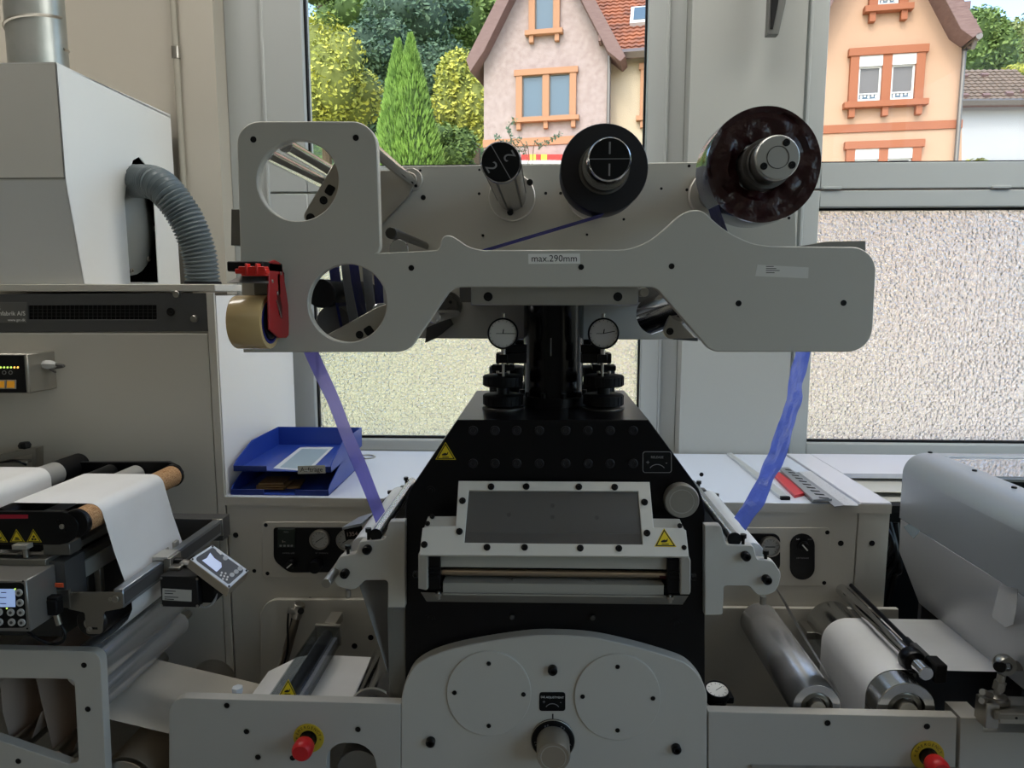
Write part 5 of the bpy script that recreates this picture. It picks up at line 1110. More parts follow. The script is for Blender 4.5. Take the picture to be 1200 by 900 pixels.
sp2 = MB().plate(FY(1.395), [(-90,600),(72,600),(80,602),(87,607),(91.5,614),(92,621),(88,630),(80,636),(70,638.5),(-90,638.5)], -.012, 0).build('side_plate', BLACK, guide)
MB().plate(FY(1.82), [FY(1.395).uv(*p) for p in [(-90,598),(72,598),(87,605),(93,614),(93,624),(85,634),(70,640),(-90,640)]], -.012, .0, px=False).build('back_side_plate', BLACK, guide)
MB().plate(FY(1.395), [(-20,603),(33,603),(33,607.5),(-20,608)], 0, .0005, ch=0).build('red_label', mat('red label','b01a35',.4), sp2)
f5 = FY(1.395)
screw(f5, 73, 617, 3, guide, STEEL, h=.5); screw(f5, 68, 611, 2.4, guide); screw(f5, 76, 622, 2, guide)
for x, s in ((0.5,'hand'),(20.5,'press'),(40.3,'gear')): warn(guide, f5, x, 635.2, 17.5, s)
_r = P(77,550,1.80); r2 = (_r.x, _r.z, 13*zc(_r))
wb0 = [(-1.75,r2[1]+r2[2])]+arc(r2[0], r2[1], r2[2]+.0005, 90, 0, 8)+[(r2[0]+r2[2],.95)]
MB().sheet(wb0, W0, W1, .0005, 2).build('web_run', PAPER, pw)
MB().cyl((r2[0],1.40,r2[1]),(r2[0],1.76,r2[1]),r2[2],36).build('guide_roller', mat('grey rubber roller','9b9a96',.5), guide)
MB().cyl((r2[0],1.76,r2[1]),(r2[0],1.86,r2[1]),r2[2]+.001,36,.004).build('black_sleeve', BLACKM, guide)
MB().cyl((cork.x-.11,1.71,ctop-.030),(cork.x-.11,1.815,ctop-.030),.024,30).build('guide_roller', MC['grey rubber roller'], guide)
# deck and side frame below the guide
zdk = P(55,656,1.375).z; xsl = P(66,664,1.40).x; zsl = P(66,664,1.40).z; xsb = P(76,667,1.40).x
MB().bbox(-1.75, xsl-.004, 1.375, 1.86, zdk-.016, zdk, .001).build('deck_plate', mat('stainless dull','8a8880',.35,.7), guide)
MB().bbox(xsl-.003, xsl+.016, 1.40, 1.84, zsl-.012, zsl+.004, .001).build('slide_rail', mat('dark slide steel','66645f',.35,.7), guide)
zb0 = P(76,691,1.40).z
MB().bbox(xsl-.003, xsb, 1.40, 1.83, zb0, zsl-.013, .001).build('slide_block', mat('slide grey','a3a29d',.45), guide)
MB().bbox(xsb-.05, xsb-.02, 1.50, 1.85, zb0-.08, zb0-.001, .001).build('lower_slide', mat('slide dark','4c4b48',.4,.5), guide)
MB().bbox(xsb-.019, xsb-.004, 1.52, 1.535, zb0-.06, zb0-.0005, .001).build('strut', ALU, guide)
fx = Fr((xsb,0,0),(0,1,0))
for y, z in ((1.42,zsl-.026),(1.455,zsl-.026),(1.435,zb0+.012),(1.62,zsl-.03)): screw(fx, 0, 0, 0, guide, uv=(y,z), r=.0035, h=.4)
MB().bbox(P(50,637,1.40).x, P(81,637,1.40).x, 1.40, 1.44, zdk+.0005, P(60,637,1.40).z, .001).build('pedestal', mat('pedestal steel','75726c',.4,.6), guide)
MB().bbox(-1.75, P(48,650,1.42).x, 1.42, 1.80, zdk+.0005, zdk+.022).build('under_deck', BLACKM, guide)
pc = P(31,653,1.385); MB().cyl((pc.x,1.385,pc.z),(pc.x,1.385,P(31,643,1.385).z),.006,14).build('sensor_post', STEEL, guide)
pbox(FY(1.375), 13.5, 639, 31, 644.5, -.02, 0, .0005).build('sensor_block', mat('pale block','a9a69d',.5,.3), guide)
pbox(FY(1.38), -60, 647, 20, 650, -.02, 0, .0005).build('tray_edge', STEEL, guide)
MB().bbox(-1.75, xsb-.055, 1.45, 1.86, .74, zdk-.02).build('drive_housing', mat('housing black grey','2a2a29',.5), guide)
pbox(FY(1.398), 62, 668, 75, 694, -.03, 0, .0005).build('end_block', mat('end block black','202020',.4), guide); pbox(FY(1.367), 64, 683.5, 74, 688.5, -.002, 0, .0004).build('orange_label', mat('orange label','d8542a',.5), guide)
# angle bracket with black knob at the back
ak = thing('angle_bracket', 'steel angle bracket with a black star knob at the far end of the web guide', 'bracket', P(35,551,1.86))
MB().plate(FY(1.83), [(-60,546),(37,525),(42,525),(42,552),(38,552),(37,532),(-60,556)], -.03, 0).build('arm', STEEL, ak)
k_ = P(29,523,1.845); MB().lathe((k_.x,1.845,P(29,530,1.845).z),(k_.x,1.845,P(29,517,1.845).z),[(0,.004),(.012,.004),(.012,.014),(.02,.016),(.028,.012)],8).build('star_knob', BLACKM, ak)
pbox(FY(1.82), 5, 540, 31, 543, -.02, 0).build('clip', ALU, ak); MB().tube(spline([P(0,542,1.81),P(18,540,1.815),P(31,545,1.83)],6),.003,8).build('wire', BLACK, ak)
MB().plate(FY(1.84), [(-60,552),(30,552),(30,556),(-60,556)], -.04, 0).build('foot', DARKG, ak)
# steel rollers under the web
for nm, q, r, m, yy, lab in (('steel_roller',A,rA,SATCH,1.80,'shiny steel roller just below the sensor rail, upper one of the pair'),('steel_roller',B,rB,SATCH,1.84,'shiny steel roller carrying the web to the right, lower one of the pair')):
    t = thing(nm, lab, 'roller', (q.x,1.45,q.z-r), 'steel rollers on the left')
    MB().cyl((q.x,1.446,q.z),(q.x,yy,q.z),r,40,.003).build('barrel', m, t); MB().cyl((q.x,1.443,q.z),(q.x,YE,q.z),r*.35,20).build('shaft', STEEL, t)
br_ = P(110,727,1.415)
bl = thing('rubber_roller', 'black rubber roller hanging under the T shaped steel plate', 'roller', (br_.x,1.42,br_.z-.034))
MB().cyl((br_.x,1.405,br_.z),(br_.x,1.80,br_.z),.034,40,.004).build('barrel', mat('black rubber','0e0e10',.3), bl); MB().cyl((br_.x,1.398,br_.z),(br_.x,1.81,br_.z),.012,20).build('shaft', STEEL, bl)
# sensor rail
sr = thing('sensor_rail', 'square aluminium sensor rail on a T shaped steel plate beside the white web', 'rail', (-.83,1.6,.88))
rx0, rx1 = P(132.5,700,1.385).x, P(144,700,1.385).x; rz0, rz1 = P(138,713,1.385).z, P(138,691,1.385).z
MB().bbox(rx0, rx1, 1.387, 1.845, rz0, rz1, .0015).build('rail_profile', mat('anodised rail','a2a6ab',.3,.8), sr)
MB().bbox(rx1-.0005, rx1+.0008, 1.39, 1.84, rz0+.008, rz1-.008).build('groove', DARKG, sr)
MB().plate(FY(1.386), rr([(80,694.5),(144,694,3),(144,713,4),(121,717,4),(119,743,3),(101,743,3),(99,718,3),(80,714)],4), -.004, 0).build('tee_plate', mat('stainless plate','98938a',.35,.85), sr)
for x, y, r in ((136,701.5,4.2),(129.5,702,2.2),(105.5,737,3),): screw(FY(1.386), x, y, r, sr, STEEL, h=.6)
pbox(FY(1.3865), 106, 734.5, 115, 738, -.001, .0006).build('slot', BLACK, sr)
MB().bbox(-1.75, P(82,700,1.386).x, 1.383, 1.39, rz0, rz1-.002).build('mount_bar', MC['stainless plate'], sr)
MB().bbox(rx0-.004, rx1+.004, 1.845, 1.85, rz0-.004, rz1+.002, .001).build('end_bracket', STEEL, sr)
MB().bbox(rx0-.16, rx1, 1.851, YE, rz0-.02, rz1, .001).build('mount_block', DARKG, sr)
cy0 = 1.545
MB().bbox(rx0-.004, rx0-.001, cy0, cy0+.07, rz0+.005, rz1+.008, .001).build('clamp_jaw', ALU, sr); MB().bbox(rx0-.004, rx1+.012, cy0, cy0+.05, rz1+.0005, rz1+.010, .001).build('clamp_top', ALUL, sr)
MB().bbox(rx1+.001, rx1+.018, cy0, cy0+.05, rz0-.02, rz1+.006, .001).build('clamp_jaw', ALU, sr); MB().bbox(rx0-.004, rx0+.004, cy0+.09, cy0+.11, rz0+.01, rz1+.012, .001).build('clamp_stop', ALU, sr)
MB().cyl((rx1+.018,cy0+.02,rz1-.008),(rx1+.04,cy0+.02,rz1-.008),.009,18).build('clamp_knob', BLACK, sr)
# black sensor box
f7 = FY(1.50); sx0, sz1 = f7.uv(187,675); sx1, sz0 = f7.uv(233,712)
sbx = thing('sensor_box', 'black box sensor with a white type label hanging under the sensor rail', 'sensor', (sx0,1.53,sz0))
MB().bbox(sx0, sx1, 1.50, 1.585, sz0, sz1, .0015).build('housing', mat('black plastic','17171a',.4), sbx)
lbp = MB().plate(f7, [(190.5,689.5),(224.5,691.5),(224.5,705),(190.5,703)], 0, .0005, ch=0).build('type_label', mat('label paper','c4c2bc',.5), sbx)
for i, (y, L_) in enumerate(((692.3,13),(695,10),(699.2,16),(701.5,11))): MB().plate(f7, [(193,y-.5+i*.1),(193+L_,y+.1+i*.1),(193+L_,y+1+i*.1),(193,y+.4+i*.1)], .0005, .0007, ch=0).build('print_line', INK, lbp)
for x, y in ((189,677.5),(231,678.5),(189.3,709.5),(231.3,710)): screw(f7, x, y, 1.5, sbx, STEEL, h=.4)
MB().bbox(sx1, sx1+.03, 1.515, 1.585, sz0+.004, sz1-.004, .002).build('lens_hood', BLACKM, sbx)
MB().tube(spline([Vector((sx1+.0,1.508,sz0+.002)), P(240,712,1.505), P(250,706,1.51), P(253.5,696,1.53), P(250,686,1.55)],6), .0028, 8).build('cable', mat('pale grey cable','a5a5a2',.5), sbx)
MB().bbox((rx1+.018), sx0+.03, cy0+.0, cy0+.03, rz0-.02, sz1+.006, .001).build('hanger', ALU, sbx); MB().bbox(sx0+.004,sx0+.03,1.53,1.58,sz1,sz1+.008,.001).build('gland_block', STEEL, sbx)
# tilted display unit
Aq, Bq, Dq = P(222.5,655.5,1.50), P(268.5,690,1.46), P(248.5,638.5,1.58)
u_ = (Bq-Aq).normalized(); v_ = (Dq-Aq); v_ = (v_-u_*v_.dot(u_)).normalized(); FDs = Fr(Aq, u_, v_)
dsp = thing('display_unit', 'small grey display unit with keys and lit panel tilted beside the sensor rail', 'display', P(245,697,1.52))
MB().plate(FDs, [(222.5,655.5),(268.5,690),(291.5,669),(249,638.5)], -.022, 0, ch=.0012).build('housing', mat('display housing','b2a898',.4,.4), dsp)
MB().plate(FDs, [(222.8,655.7),(268.5,689.6),(291.2,669),(249,638.8)], 0, .001, ch=.0004).build('bezel', mat('display bezel','d6dadd',.3,.3), dsp)
face = MB().plate(FDs, rr([(227.5,655.5,3),(268,685.5,3),(286.5,669,3),(249,642,3)],4), .001, .0016, ch=0).build('keypad', mat('keypad grey','4c5058',.35), dsp)
MB().plate(FDs, [(236.5,657.5),(253.5,671),(259.5,665.5),(259,660.5),(251,655),(246,648.5),(242,655)], .0016, .0022, ch=0).build('lit_panel', mat('display blue','c6d3f2',.3,emit=('b8c8f0',.35)), face)
for x, y in ((263.8,654.8),(271.5,674.5),(276.5,670.8),(281,667.2)): MB().plate(FDs, circ(x,y,3.0,16,2.6), .0016, .0026, ch=.0004).build('key', mat('key grey','b4b8bd',.4), face)
for dx, dy in ((0,0),(-4,-1),(4,1),(-1.5,3.2),(1.5,-3.2),(3,4),(-3,-4)): MB().plate(FDs, circ(262.5+dx,676+dy,1.2,10), .0016, .0024, ch=0).build('arrow_key', mat('white key','d5d8da',.4), face)
MB().plate(FDs, [(254,643.5),(258,646.5),(261,650),(258,651),(253,646)], .0016, .0022, ch=0).build('arc_mark', MC['white key'], face)
for x, y in ((249,640.7),(225.5,655.8),(288.7,669),(268.3,687.6)): MB().plate(FDs, circ(x,y,1.3,10), .001, .0014, ch=0).build('screw', BLACK, dsp)
MB().cyl(FDs.pw(255,660,-.022), Vector((rx1+.01,cy0+.03,rz1-.01)), .010, 16).build('swivel_arm', STEEL, dsp)
# operator terminal
f8 = FY(1.30); tx1 = P(33,710,1.30).x; tz1, tz0 = P(10,680,1.30).z, P(10,740,1.30).z
tm = thing('operator_terminal', 'grey operator terminal with blue lit screen and round white keys, cut by the picture edge', 'control box', (tx1-.06,1.34,tz0))
MB().bbox(tx1-.2, tx1, 1.30, 1.385, tz0, tz1, .002).build('housing', mat('terminal grey','918f8b',.35,.6), tm)
mp_ = MB().plate(f8, rr([(-90,683),(28,683,5),(31.5,735.5,5),(-90,737)],4), 0, .0008, ch=.0003).build('front_foil', BLACKM, tm)
MB().plate(f8, [(-60,689.5),(18,690),(18.5,711),(-60,711)], .0008, .0014, ch=0).build('screen', mat('lit screen','a9bfe8',.3,emit=('9db8ea',.55)), tm)
for y, L_ in ((694,6),(700,8),(707,7)): MB().plate(f8, rect(8-L_,y-.5,8,y+.5), .0014, .0016, ch=0).build('text_line', mat('screen text','4a5a80',.5), mp_)
for x, y in ((22.8,694.2),(24,706),(13.3,717.3),(25,717.3),(14.3,728.8),(26,729.2),(-.5,717),(0,728.6)):
    kk = MB().plate(f8, circ(x,y,4.3,22), .0008, .003, ch=.0006).build('key', mat('white key round','c2c2bf',.45), tm); MB().plate(f8, circ(x,y,1.9,12), .003, .0033, ch=0).build('symbol', DARKG, kk)
for x, y in ((18.2,690),(8.6,712.6)): MB().plate(f8, circ(x,y,.9,10), .0008, .002, ch=0).build('status_light', MC['green lamp'], tm)
for x, y in ((27,681),(32,736.5)): screw(f8, x, y, 1.1, tm, h=.3)
MB().bbox(tx1-.15, tx1+.02, 1.385, 1.45, tz0+.02, tz1+.005).build('mount_arm', DARKG, tm)
plug = P(64,703,1.36); MB().bbox(plug.x-.012, plug.x+.010, 1.35, 1.372, P(0,718,1.36).z, P(0,700,1.36).z, .002).build('plug', BLACKM, tm); MB().bbox(tx1-.002, plug.x+.012, 1.352, 1.37, P(0,703,1.36).z, P(0,697,1.36).z, .002).build('plug_socket', BLACKM, tm)
MB().cyl((plug.x,1.361,P(0,718,1.36).z),(plug.x+.005,1.361,P(0,731,1.36).z),.006,14).build('connector', STEEL, tm)
MB().tube(spline([Vector((plug.x+.005,1.361,P(0,730,1.36).z)), P(76,741,1.36), P(73,752,1.355), P(60,754.5,1.35), P(45,749,1.34), P(32,740,1.335)],6), .003, 8).build('cable', BLACK, tm)
# left side frame with window, inner webs and rollers
sf = thing('side_frame', 'grey side frame plate with an angular window showing beige paper inside', 'machine frame', P(60,898,YR))
MB().plate(FR, rr([(-140,758),(117.5,764,14),(129.5,1015),(-140,1015)],7), -.022, 0, holes=[rr([(-60,794),(87,796,7),(92,893,5),(80,895.5,3),(0,868),(-60,848)],4)], ch=.0014).build('frame_plate', GREY, sf)
for x, y in ((98.5,779.5),(103,831),(21.5,892)): screw(FR, x, y, 3.3, sf, h=.15)
MB().bbox(-1.75, -1.6, 1.46, YE, .3, .8).build('inner_wall', DARKG, sf)
MB().bbox(-1.75, P(124,800,YR).x, 1.444, 1.46, .02, .35).build('foot_plate', DARKG, sf)
BEIGE = mat('beige paper', 'b7a595', .6)
pw2 = thing('paper_web', 'beige paper web looping over rollers inside the side frame window', 'paper', (-1.05,1.55,.5), 'paper webs')
q = [near([p],1.47)[0] for p in ((-20,780),(0,800),(3,835),(12,868))]
MB().sheet(q+arc(q[-1][0]+.024, q[-1][1], .024, 180, 330, 8)+[near([(48,835)],1.47)[0]], 1.47, 1.72, .0005, 2).build('web_run', BEIGE, pw2)
q2 = [near([p],1.47)[0] for p in ((36,770),(58,862),(62,880))]
MB().sheet(q2+arc(q2[-1][0]+.022, q2[-1][1], .022, 180, 330, 8)+[near([(100,850)],1.47)[0]], 1.47, 1.72, .0005, 2).build('web_run', BEIGE, pw2)
for px, py in ((28,868),(74,882)):
    ycyl(MB(), px, py, 1.47, 1.446, YE, .021).build('idler_roller', STEEL, sf)
c = P(152,915,1.47)
pr = thing('paper_web', 'beige paper web wrapping a drum at the bottom beside the side frame', 'paper', (c.x,1.5,c.z-.06), 'paper webs')
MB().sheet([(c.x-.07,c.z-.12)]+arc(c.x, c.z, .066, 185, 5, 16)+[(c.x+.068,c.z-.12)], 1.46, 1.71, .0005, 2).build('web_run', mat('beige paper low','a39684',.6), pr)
ycyl(MB(), 152, 915, 1.47, 1.447, YE, .065).build('drum', STEEL, pr)
# paper run in the bay under the clear guard
zb = P(400,768,1.74).z
pb_ = thing('paper_web', 'short cream paper web between the clear guard and the chrome roller', 'paper', (-.55,1.6,zb), 'paper webs')
MB().sheet([(-.72,zb-.05),(-.64,zb-.008),(-.60,zb),(rcx-rcr*.9,zb-.004)], W0+.02, 1.74, .0005, 2).build('web_run', PAPER, pb_)
# paper trays on the counter ------------------------------------------------------
def tray(label, x0, x1, y0, y1, z, rot=0):
    t = thing('paper_tray', label, 'paper tray', ((x0+x1)/2,(y0+y1)/2,z), 'blue paper trays')
    H, h = .062, .016; n = .0025
    MB().bbox(x0, x1, y0, y1, z, z+n).build('base', BLUEP, t)
    MB().hexa([(x0,y1-n,z),(x1,y1-n,z),(x1,y1-n,z+H),(x0,y1-n,z+H)],[(x0,y1,z),(x1,y1,z),(x1,y1,z+H),(x0,y1,z+H)]).build('back_wall', BLUEP, t)
    for xa, xb in ((x0-.0,x0+n),(x1-n,x1)):
        fx_ = Fr((xb,0,0),(0,1,0)); MB().plate(fx_, [(y0,z),(y1,z),(y1,z+H),(y0+.13,z+H),(y0+.02,z+h+.012),(y0,z+h)], -n, 0, px=False).build('side_wall', BLUEP, t)
    w_ = (x1-x0)*.34
    for a_, b_ in ((x0,x0+w_),(x1-w_,x1)): MB().bbox(a_, b_, y0, y0+n, z, z+h, .0008).build('front_lip', BLUEP2, t)
    return t
tx0, tx_1 = X0+.012, X0+.292
tray('lower blue plastic paper tray holding wooden strips, on the pale worktop', tx0, tx_1, YC+.008, YC+.355, ZCT+.0008)
tr2 = tray('upper blue plastic paper tray with a printed sheet and a name tag', tx0+.006, tx_1+.006, YC+.02, YC+.367, ZCT+.066)
fl_ = FY(YC+.0198)
tg = MB().plate(fl_, [(349,546),(381,545),(381.5,554.5),(349.3,555.3)], 0, .001, ch=0).build('name_tag', mat('tag paper','b9b9ad',.5), tr2); text(fl_, 365.2, 550.4, 'Aufträge', .0185, INK, tg, .0011, .02)
zt2 = ZCT+.066+.003
sh = thing('paper_sheet', 'printed white sheet with blue border lying in the upper blue tray', 'paper', PZ(362,540,zt2))
MB().hexa([PZ(320,549,zt2),PZ(362,552.5,zt2),PZ(391,524,zt2),PZ(352,524,zt2)],[v+Vector((0,0,.0006)) for v in (PZ(320,549,zt2),PZ(362,552.5,zt2),PZ(391,524,zt2),PZ(352,524,zt2))]).build('sheet', mat('sheet white','ccd2d8',.5), sh)
pts = [PZ(p[0],p[1],zt2+.0008) for p in ((328,547.5),(360,550),(385,526.5),(354,526))]
MB().hexa(pts,[v+Vector((0,0,.0003)) for v in pts]).build('print_field', mat('print field','93a7b4',.5), sh)
zl = ZCT+.004
for i, (x0, y0, x1, y1, hh) in enumerate(((304,572,342,568,.006),(306,570,345,566,.012),(310,568,341,565.5,.018),(338,570,356,567,.006))):
    a = PZ(x0,y0,zl); b = PZ(x1,y1,zl); L_ = .055+.012*i
    tag(MB().box(((a.x+b.x)/2,YC+.075+.01*i,zl+hh-.0025+.0005),(b.x-a.x,L_,.005),Matrix.Rotation(.08*(i-1),3,'Z')).build('wooden_strip', mat('pale wood','b08d58',.6,noise=(30,'8c6a3c',.3,.7,(.2,1,1))), None),
        ['flat wooden strip at the bottom of the little pile in the lower blue tray','wooden strip in the middle of the little pile in the lower blue tray','short wooden strip on top of the little pile in the lower blue tray','darker wooden strip lying beside the little pile in the lower blue tray'][i], 'wood strip', 'wooden strips in the tray')
lt = PZ(430,536,ZCT); rg = thing('ring_pull', 'small dark ring pull set in the pale worktop near the blue trays', 'ring', (lt.x,lt.y,ZCT))
MB().lathe((lt.x,lt.y,ZCT+.0005),(lt.x,lt.y,ZCT+.004),[(0,.03),(.0035,.03),(.0035,.023),(0,.023)],32,False).build('ring', STEEL, rg); MB().cyl((lt.x-.008,lt.y-.03,ZCT+.0005),(lt.x-.008,lt.y-.03,ZCT+.006),.008,16).build('pin', BLACKM, rg)
# ------------------------------------------------------------------ right side
rr_r = thing('front_rail', 'grey front side plate of the machine right of the round discs', 'machine frame', P(980,898,YR))
MB().plate(FR, [(830,834),(1121.5,840.5),(1116,1015),(830,1015)], -.023, 0, ch=.0012).build('rail_plate', RAIL, rr_r)
for x, y in ((969.5,847),(1086,851)):
    screw(FR, x, y, 4.8, rr_r, MC['bright bush'], h=.1); screw(FR, x, y, 3.7, rr_r, h=.25)
MB().plate(FR, [(880,896),(1120,899),(1118,1010),(880,1010)], 0, .012, ch=.001).build('step_ledge', mat('ledge','94938f',.4), rr_r)
MB().bbox(P(836,850,YR).x, P(1117,840,YR).x, 1.443, 1.46, .02, .35).build('foot_plate', RAIL, rr_r)
rb2 = thing('end_block', 'grey stepped end block beyond the seam at the right end of the front plate', 'machine frame', P(1160,898,YR))
MB().plate(FR, [(1126,841),(1153,841.5),(1152.5,858),(1290,860),(1285,1015),(1119,1015)], -.06, 0, ch=.0012).build('block', RAIL, rb2)
MB().bbox(P(1130,860,YR).x, P(1280,860,YR).x, 1.481, 1.50, .02, .3).build('foot_plate', RAIL, rb2)
estop(1086.5, 885, 19.3, 'red emergency stop button on yellow disc, on the plate below the chrome rollers')
rbk = bracket([(826,615.6),(845,615.6,4),(851,638,4),(883,639.5,4),(887,655.5,4),(906,657,10),(916,673,12),(910,694,12),(889,700,12),(878,687,5),(848,686.5,4),(847,721,4),(826,721)],
    'grey roller bracket with black thumb screws on the right flank of the black press', [(873,650.5,0),(897.5,678,0)], [(870.6,626,639),(897,645,656)], (860,631,7), (884,651,13), 'r', 1)
c = P(894,704,1.44); MB().cyl((c.x,1.44,c.z-.008),(c.x,1.44,c.z+.01),.006,12).build('spring_screw', STEEL, rbk)
tag(MB().sheet(near([(910,688),(921,705),(945,748),(976,800),(985,818)],W0), W0+.003, W0+.06, .0005, 8, .004).build('waste_film', mat('pleated film','a9a8a2',.35), None), 'narrow pleated grey film running from the right bracket down to the chrome roller', 'film', 'hanging waste films')
bp2 = thing('base_plate', 'grey mounting plate before the right cabinet, behind the big chrome rollers', 'machine frame', P(950,800,1.88))
MB().plate(FY(1.885), [(800,712),(1053,714),(1050,1010),(800,1010)], -.0142, 0).build('plate', GREY2, bp2)
MB().bbox(P(946,738,1.8).x, P(957,750,1.8).x, 1.80, 1.868, P(950,750,1.8).z, P(950,741,1.8).z, .001).build('hook', STEEL, bp2)
def roller(name, px, py, r, y0, y1, label, m):
    c = P(px, py, y0); R_ = r*zc(c)
    t = thing(name, label, 'roller', (c.x,y0,c.z-R_), 'chrome rollers')
    MB().lathe((c.x,y0,c.z),(c.x,y1,c.z),[(.012,R_*.62),(0,R_*.66),(0,R_*.97),(.002,R_),(y1-y0-.002,R_),(y1-y0,R_*.97),(y1-y0,R_*.6)],56,True).build('barrel', m, t)
    MB().lathe((c.x,y0+.012,c.z),(c.x,y0+.004,c.z),[(0,R_*.6),(.006,R_*.6),(.008,R_*.55),(.008,R_*.42),(.0,R_*.4)],44,False).build('bearing_ring', mat('bearing steel','8a8880',.3,.9), t)
    MB().cyl((c.x,1.4435,c.z),(c.x,1.8665,c.z),R_*.33,24).build('shaft', ALU, t)
    return c, R_
roller('chrome_roller', 957, 829, 28, 1.452, 1.86, 'big chrome roller in the bay right of the press, where the pleated film arrives', SATCH)
cE, rE = roller('chrome_roller', 1062, 832, 33.5, 1.452, 1.86, 'wide bright roller carrying the white web on the right side', mat('satin chrome','c9c9c8',.2,1))
pR = thing('paper_web', 'white paper web turning over the wide bright roller and running to the right', 'paper', (cE.x,1.6,.6), 'paper webs')
MB().sheet([(cE.x-rE-.0008,.45),(cE.x-rE-.0008,cE.z-.05)]+arc(cE.x, cE.z, rE+.0008, 180, 90, 14)+[(1.9,cE.z+rE+.001)], 1.505, 1.755, .0005, 1).build('web_run', PAPER, pR)
ub = MB(); MB().bbox(.79, 1.9, 1.462, 1.50, .3, cE.z-.06).build('dark_tray', BLACKM, rb2)
# sensor bar across the web
gb_ = thing('sensor_bar', 'chromed round bar with black clamp and slim sensor crossing the white web', 'bar', P(1088,800,1.45))
c = P(1086,790,1.46); MB().cyl((c.x,1.46,c.z),(c.x,YE-.002,c.z),8.6*zc(c),28,.002).build('bar', CHROME, gb_)
c2 = P(1069,777,1.52); MB().lathe((c.x,1.505,c.z),(c.x,1.535,c.z),[(0,.024),(.005,.027),(.025,.027),(.03,.024)],32).build('clamp_ring', BLACK, gb_)
MB().bbox(c.x+.018, c.x+.034, 1.475, 1.57, c.z-.008, c.z+.016, .002).build('sensor_head', mat('sensor grey','5a5a5a',.35,.5), gb_); MB().bbox(c.x+.018, c.x+.045, 1.462, 1.505, c.z-.022, c.z+.02, .003).build('sensor_block', BLACKM, gb_)
MB().cyl((c.x+.02,1.515,c.z+.004),(c.x+.0,1.515,c.z+.004),.006,12).build('clamp_screw', STEEL, gb_)
MB().tube([(c.x+.026,1.57,c.z+.006),(c.x+.026,1.66,c.z+.008),(c.x+.026,YE-.002,c.z+.012)], .0055, 10).build('cable_rod', mat('dark rod','26262a',.3,.6), gb_)
MB().cyl((c.x+.026,1.56,c.z+.006),(c.x+.026,1.60,c.z+.006),.009,14).build('rod_nut', BLACK, gb_)
# small dial gauge behind the rail
q = P(840,812,1.50); dg = thing('dial_gauge', 'small dial gauge lying face up behind the front plate beside the press', 'gauge', (q.x,q.y,q.z-.03))
ax = Vector((0,-.2,.98)).normalized()
MB().lathe(q-ax*.02, q+ax*.012, [(0,.024),(.012,.024),(.016,.0275),(.03,.0275),(.032,.026),(.032,.0245),(.029,.024)], 36, False).build('case', BLACK, dg); dfc = MB().cyl(q, q+ax*.009, .0245, 36).build('dial_face', MC['dial white'], dg)
u0 = Vector((1,0,0)); v0 = ax.cross(u0); fo = Fr(q+ax*.0091, u0, v0)
for i in range(12):
    t = 2*math.pi*i/12; ubox(Fr(fo.w(.019*math.cos(t), .019*math.sin(t)), u0*math.cos(t)+v0*math.sin(t), v0*math.cos(t)-u0*math.sin(t)), -.002, .002, -.0004, .0004, 0, .0003, ch=0).build('tick', INK, dfc)
ubox(Fr(fo.o, u0*.8+v0*.6, v0*.8-u0*.6), -.004, .016, -.0005, .0005, 0, .0005, ch=0).build('hand', INK, dfc)
MB().cyl(q-ax*.02, q-ax*.09, .007, 12).build('stem', STEEL, dg); MB().bbox(q.x+.01, q.x+.036, q.y-.01, q.y+.02, q.z-.02, q.z-.004, .002).build('clamp', BLACKM, dg); MB().bbox(.336, q.x+.0, q.y+.0, q.y+.06, q.z-.1, q.z-.075).build('gauge_support', BLACKM, dg)
# big aluminium cover
HXc = P(1058,560,1.86).x; ztc = P(1090,531,1.86).z; zlo = P(1056,607,1.86).z; Yc0, Yc1 = 1.18, 1.86
cov2 = thing('machine_hood', 'long matt aluminium hood with rounded edge over the unwinding end on the right', 'cover', (1.15,1.5,.7))
SAT = mat('satin aluminium sheet', 'b0b5ba', .36, .5, bump=(25,.05,.001,(1,1,12)))
rC = .055
prof = [(HXc,zlo),(HXc,ztc-rC)]+arc(HXc+rC, ztc-rC, rC, 180, 90, 12)+[(HXc+.085,ztc)]
MB().sheet(prof[::-1], Yc0, Yc1, .003).build('upper_shell', SAT, cov2)
fz_ = Fr((0,Yc1,0)); MB().plate(fz_, [p for p in prof]+[(HXc+.085,zlo)], -.003, 0, px=False).build('end_wall', SAT, cov2)
MB().bbox(HXc+.085, 1.9, Yc1-.03, Yc1, ztc-.003, ztc, .0008).build('top_flange', SAT, cov2)
MB().bbox(HXc+.086, 1.9, 1.64, Yc1-.031, ztc-.009, ztc-.004).build('glossy_lid', mat('glossy lid','d8dadc',.03,1), cov2)
MB().bbox(HXc+.086, 1.9, Yc0, 1.639, ztc-.06, ztc-.05).build('dark_tray', DARKG, cov2)
MB().bbox(HXc+.083, HXc+.087, Yc0, Yc1, ztc-.06, ztc-.001).build('inner_lip', DARKG, cov2)
for px, py in ((1090,530.8),(1142,552),(1188.5,572)):
    q = PZ(px,py,ztc); MB().lathe((q.x,q.y,ztc),(q.x,q.y,ztc+.004),[(0,.0055),(.003,.0055),(.004,.004)],14).build('screw', BLACKSCREW, cov2)
zl1 = P(1078,706,1.86).z; xl1 = P(1078,706,1.86).x
MB().sheet([(HXc+.004,zlo-.003),(HXc+.006,zlo-.09),(xl1,zl1)][::-1], Yc0, Yc1-.002, .003).build('lower_panel', mat('satin steel sheet','c2c3c5',.34,.4,bump=(30,.05,.001,(1,1,12))), cov2)
